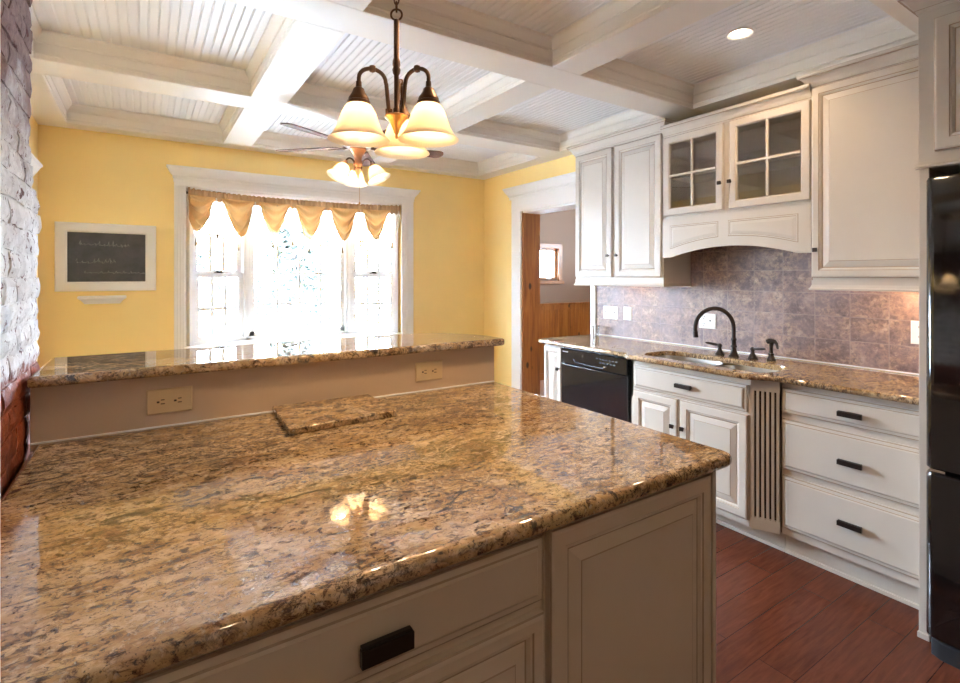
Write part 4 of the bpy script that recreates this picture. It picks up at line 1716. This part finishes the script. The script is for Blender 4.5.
mb.lathe([(0, 2.5285), (.060, 2.5285), (.060, 2.52), (.045, 2.508), (.015, 2.500), (.006, 2.490), (0, 2.490)], ctr, 24)
mb.build('ceiling_canopy', M['brown_metal'], c, smooth=40)
AR = .116
for ang in (206, 334, 90):
    d = rt * cos(radians(ang)) + ft * sin(radians(ang))
    mb = MB()
    pts = [ctr + d * .024 + Vector((0, 0, 1.908))]
    for i in range(5):
        pts.append(ctr + d * (.024 + .002 * i) + Vector((0, 0, 1.92 + .02 * i)))
    R = (AR - .034) / 2
    for i in range(13):
        a = pi - pi * i / 12
        pts.append(ctr + d * (.034 + R + R * cos(a)) + Vector((0, 0, 2.008 + R * .82 * sin(a))))
    pts.append(ctr + d * AR + Vector((0, 0, 1.985)))
    mb.tube(pts, .0062, 10)
    q = pts[12]
    mb.lathe([(0, -.012), (.009, -.008), (.011, 0), (.009, .008), (0, .012)], q, 12)
    mb.lathe([(0, 0), (.010, .002), (.011, .018), (0, .020)], ctr + d * .024 + Vector((0, 0, 1.908)), 12)
    arm = mb.build('arm', M['brown_metal'], c, smooth=50)
    sp = ctr + d * AR
    mb = MB()
    mb.lathe([(0, 1.998), (.008, 1.996), (.009, 1.980), (.016, 1.974), (.020, 1.962), (.028, 1.950), (.031, 1.944), (.031, 1.938), (.034, 1.936), (.034, 1.926), (0, 1.926)], sp, 20)
    mb.build('socket', M['brown_metal'], arm, smooth=40)
    bell_shade(sp + Vector((0, 0, 1.930))).build('shade', M['alabaster'], arm, smooth=60)
    mb = MB()
    mb.lathe([(0, 1.926), (.012, 1.924), (.012, 1.918), (.016, 1.910), (.016, 1.902), (.010, 1.892), (0, 1.888)], sp, 16)
    mb.build('bulb', M['filament'], arm, smooth=60)

# ------------------------------------------------------------------ ceiling fan in the dining area
FX, FYY = 1.374, 3.799
fc = Vector((FX, FYY, 0))
c = empty('ceiling_fan', (FX, FYY, 2.1), 'five-blade ceiling fan with a copper body and three lit glass shades', 'ceiling fan')
mb = MB()
mb.lathe([(0, 2.672), (.070, 2.672), (.070, 2.655), (.050, 2.630), (.018, 2.620), (.014, 2.615), (.014, 2.52), (0, 2.52)], fc, 24)
mb.build('canopy', M['copper'], c, smooth=40)
mb = MB()
mb.lathe([(0, 2.53), (.035, 2.53), (.060, 2.515), (.100, 2.500), (.112, 2.480), (.112, 2.435), (.120, 2.425), (.120, 2.415), (.095, 2.405), (.060, 2.400), (0, 2.400)], fc, 32)
mb.build('motor', M['brown_metal'], c, smooth=40)
mb = MB()
mb.lathe([(0, 2.402), (.060, 2.400), (.062, 2.385), (.045, 2.360), (.030, 2.335), (.026, 2.310), (.036, 2.290), (.036, 2.268), (.024, 2.252), (.030, 2.235), (.018, 2.205), (.008, 2.185), (.005, 2.165), (0, 2.160)], fc, 24)
mb.build('light_kit', M['copper'], c, smooth=40)
for k in range(5):
    th = radians(23.9 + 72 * k)
    d = rt * cos(th) + ft * sin(th)
    w = Vector((-d.y, d.x, 0))
    tilt = Vector((0, 0, -1)) * .16
    wv = (w * .987 + tilt)
    mb = MB()
    r0, r1 = .19, .69
    out = []
    for i in range(9):
        t = i / 8
        out.append((r0 + (r1 - .05 - r0) * t, .048 + .020 * t))
    for i in range(1, 6):
        a = pi / 2 * i / 6
        out.append((r1 - .05 + .05 * sin(a), .068 * cos(a)))
    out.append((r1, 0))
    loop = [(r, h) for r, h in out] + [(r, -h) for r, h in out[::-1][1:]]
    base = fc + Vector((0, 0, 2.412))
    top = [base + d * r + wv * h + Vector((0, 0, .003)) for r, h in loop]
    bot = [base + d * r + wv * h - Vector((0, 0, .003)) for r, h in loop]
    n = len(loop)
    mb.add(top + bot, [tuple(range(n)), tuple(range(n, 2 * n))[::-1]] + [(i, (i + 1) % n, n + (i + 1) % n, n + i) for i in range(n)])
    bl_ = mb.build('blade', M['walnut'], c)
    mb = MB()
    ir = [base + d * .085 + Vector((0, 0, .0)), base + d * .14 + Vector((0, 0, -.012)), base + d * .20 + Vector((0, 0, -.006)), base + d * .26 + Vector((0, 0, -.005))]
    for s in (-1, 1):
        mb.tube([ir[0] + w * .012 * s, ir[1] + w * .022 * s, ir[2] + w * .030 * s, ir[3] + w * .018 * s], .006, 8)
    mb.build('blade_iron', M['brown_metal'], bl_, smooth=50)
for ang in (230, 350, 110):
    d = rt * cos(radians(ang)) + ft * sin(radians(ang))
    mb = MB()
    pts = []
    for i in range(12):
        a = pi - pi * .92 * i / 11
        pts.append(fc + d * (.028 + .044 + .044 * cos(a)) + Vector((0, 0, 2.255 + .055 * sin(a))))
    pts.insert(0, fc + d * .026 + Vector((0, 0, 2.225)))
    mb.tube(pts, .0065, 10)
    arm = mb.build('arm', M['brown_metal'], c, smooth=50)
    neck = pts[-1]
    ax = (d * .50 + Vector((0, 0, -1))).normalized()
    rotm = Vector((0, 0, -1)).rotation_difference(ax).to_matrix()
    mb = MB()
    mb.lathe([(0, .016), (.012, .014), (.020, 0), (.030, -.014), (.030, -.024), (0, -.024)], neck, 18, rotm)
    mb.build('socket', M['copper'], arm, smooth=40)
    bell_shade(neck + ax * .018, rotm, 1.02).build('shade', M['alabaster'], arm, smooth=60)
    mb = MB()
    mb.lathe([(0, -.02), (.012, -.024), (.014, -.045), (.018, -.052), (.017, -.060), (0, -.070)], neck, 16, rotm)
    mb.build('bulb', M['filament'], arm, smooth=60)
mb = MB()
mb.tube([fc + Vector((.012, 0, 2.19)), fc + Vector((.012, 0, 1.985))], .0014, 6)
mb.lathe([(0, 0), (.006, -.004), (.008, -.014), (0, -.026)], fc + Vector((.012, 0, 1.987)), 10)
mb.build('pull_chain', M['brass'], c, smooth=50)

# ------------------------------------------------------------------ recessed ceiling light
c = empty('ceiling_light', (2.57, 1.47, PAN), 'round lit recessed ceiling light in the beadboard panel above the sink run', 'ceiling light')
mb = MB()
mb.lathe([(.046, PAN + .004), (.046, PAN - .004), (.062, PAN - .010), (.070, PAN - .006), (.070, PAN + .004)], (2.57, 1.47, 0), 32, closed=True)
mb.build('trim_ring', M['white'], c, smooth=40)
mb = MB()
mb.lathe([(0, PAN - .003), (.046, PAN - .003), (.046, PAN + .003), (0, PAN + .003)], (2.57, 1.47, 0), 28)
mb.build('lens', M['lens'], c)
# lamps under the wall cabinets
for ly, p in ((.90, .9), (2.72, .25)):
    c = empty('puck_light', (3.13, ly, 1.372), 'small round puck light under the %s' % ('single-door wall cabinet' if ly < 1 else 'two-door wall cabinet'), 'light')
    mb = MB()
    mb.lathe([(0, 1.385), (.034, 1.385), (.034, 1.374), (.028, 1.372), (0, 1.372)], (3.13, ly, 0), 20)
    mb.build('housing', M['white_plastic'], c, smooth=40)
    lamp('puck_bulb', 'POINT', (3.13, ly, 1.36), p, (1.0, 0.66, 0.36), .015)

for o in S.objects:
    if '_o' in o:
        del o['_o']
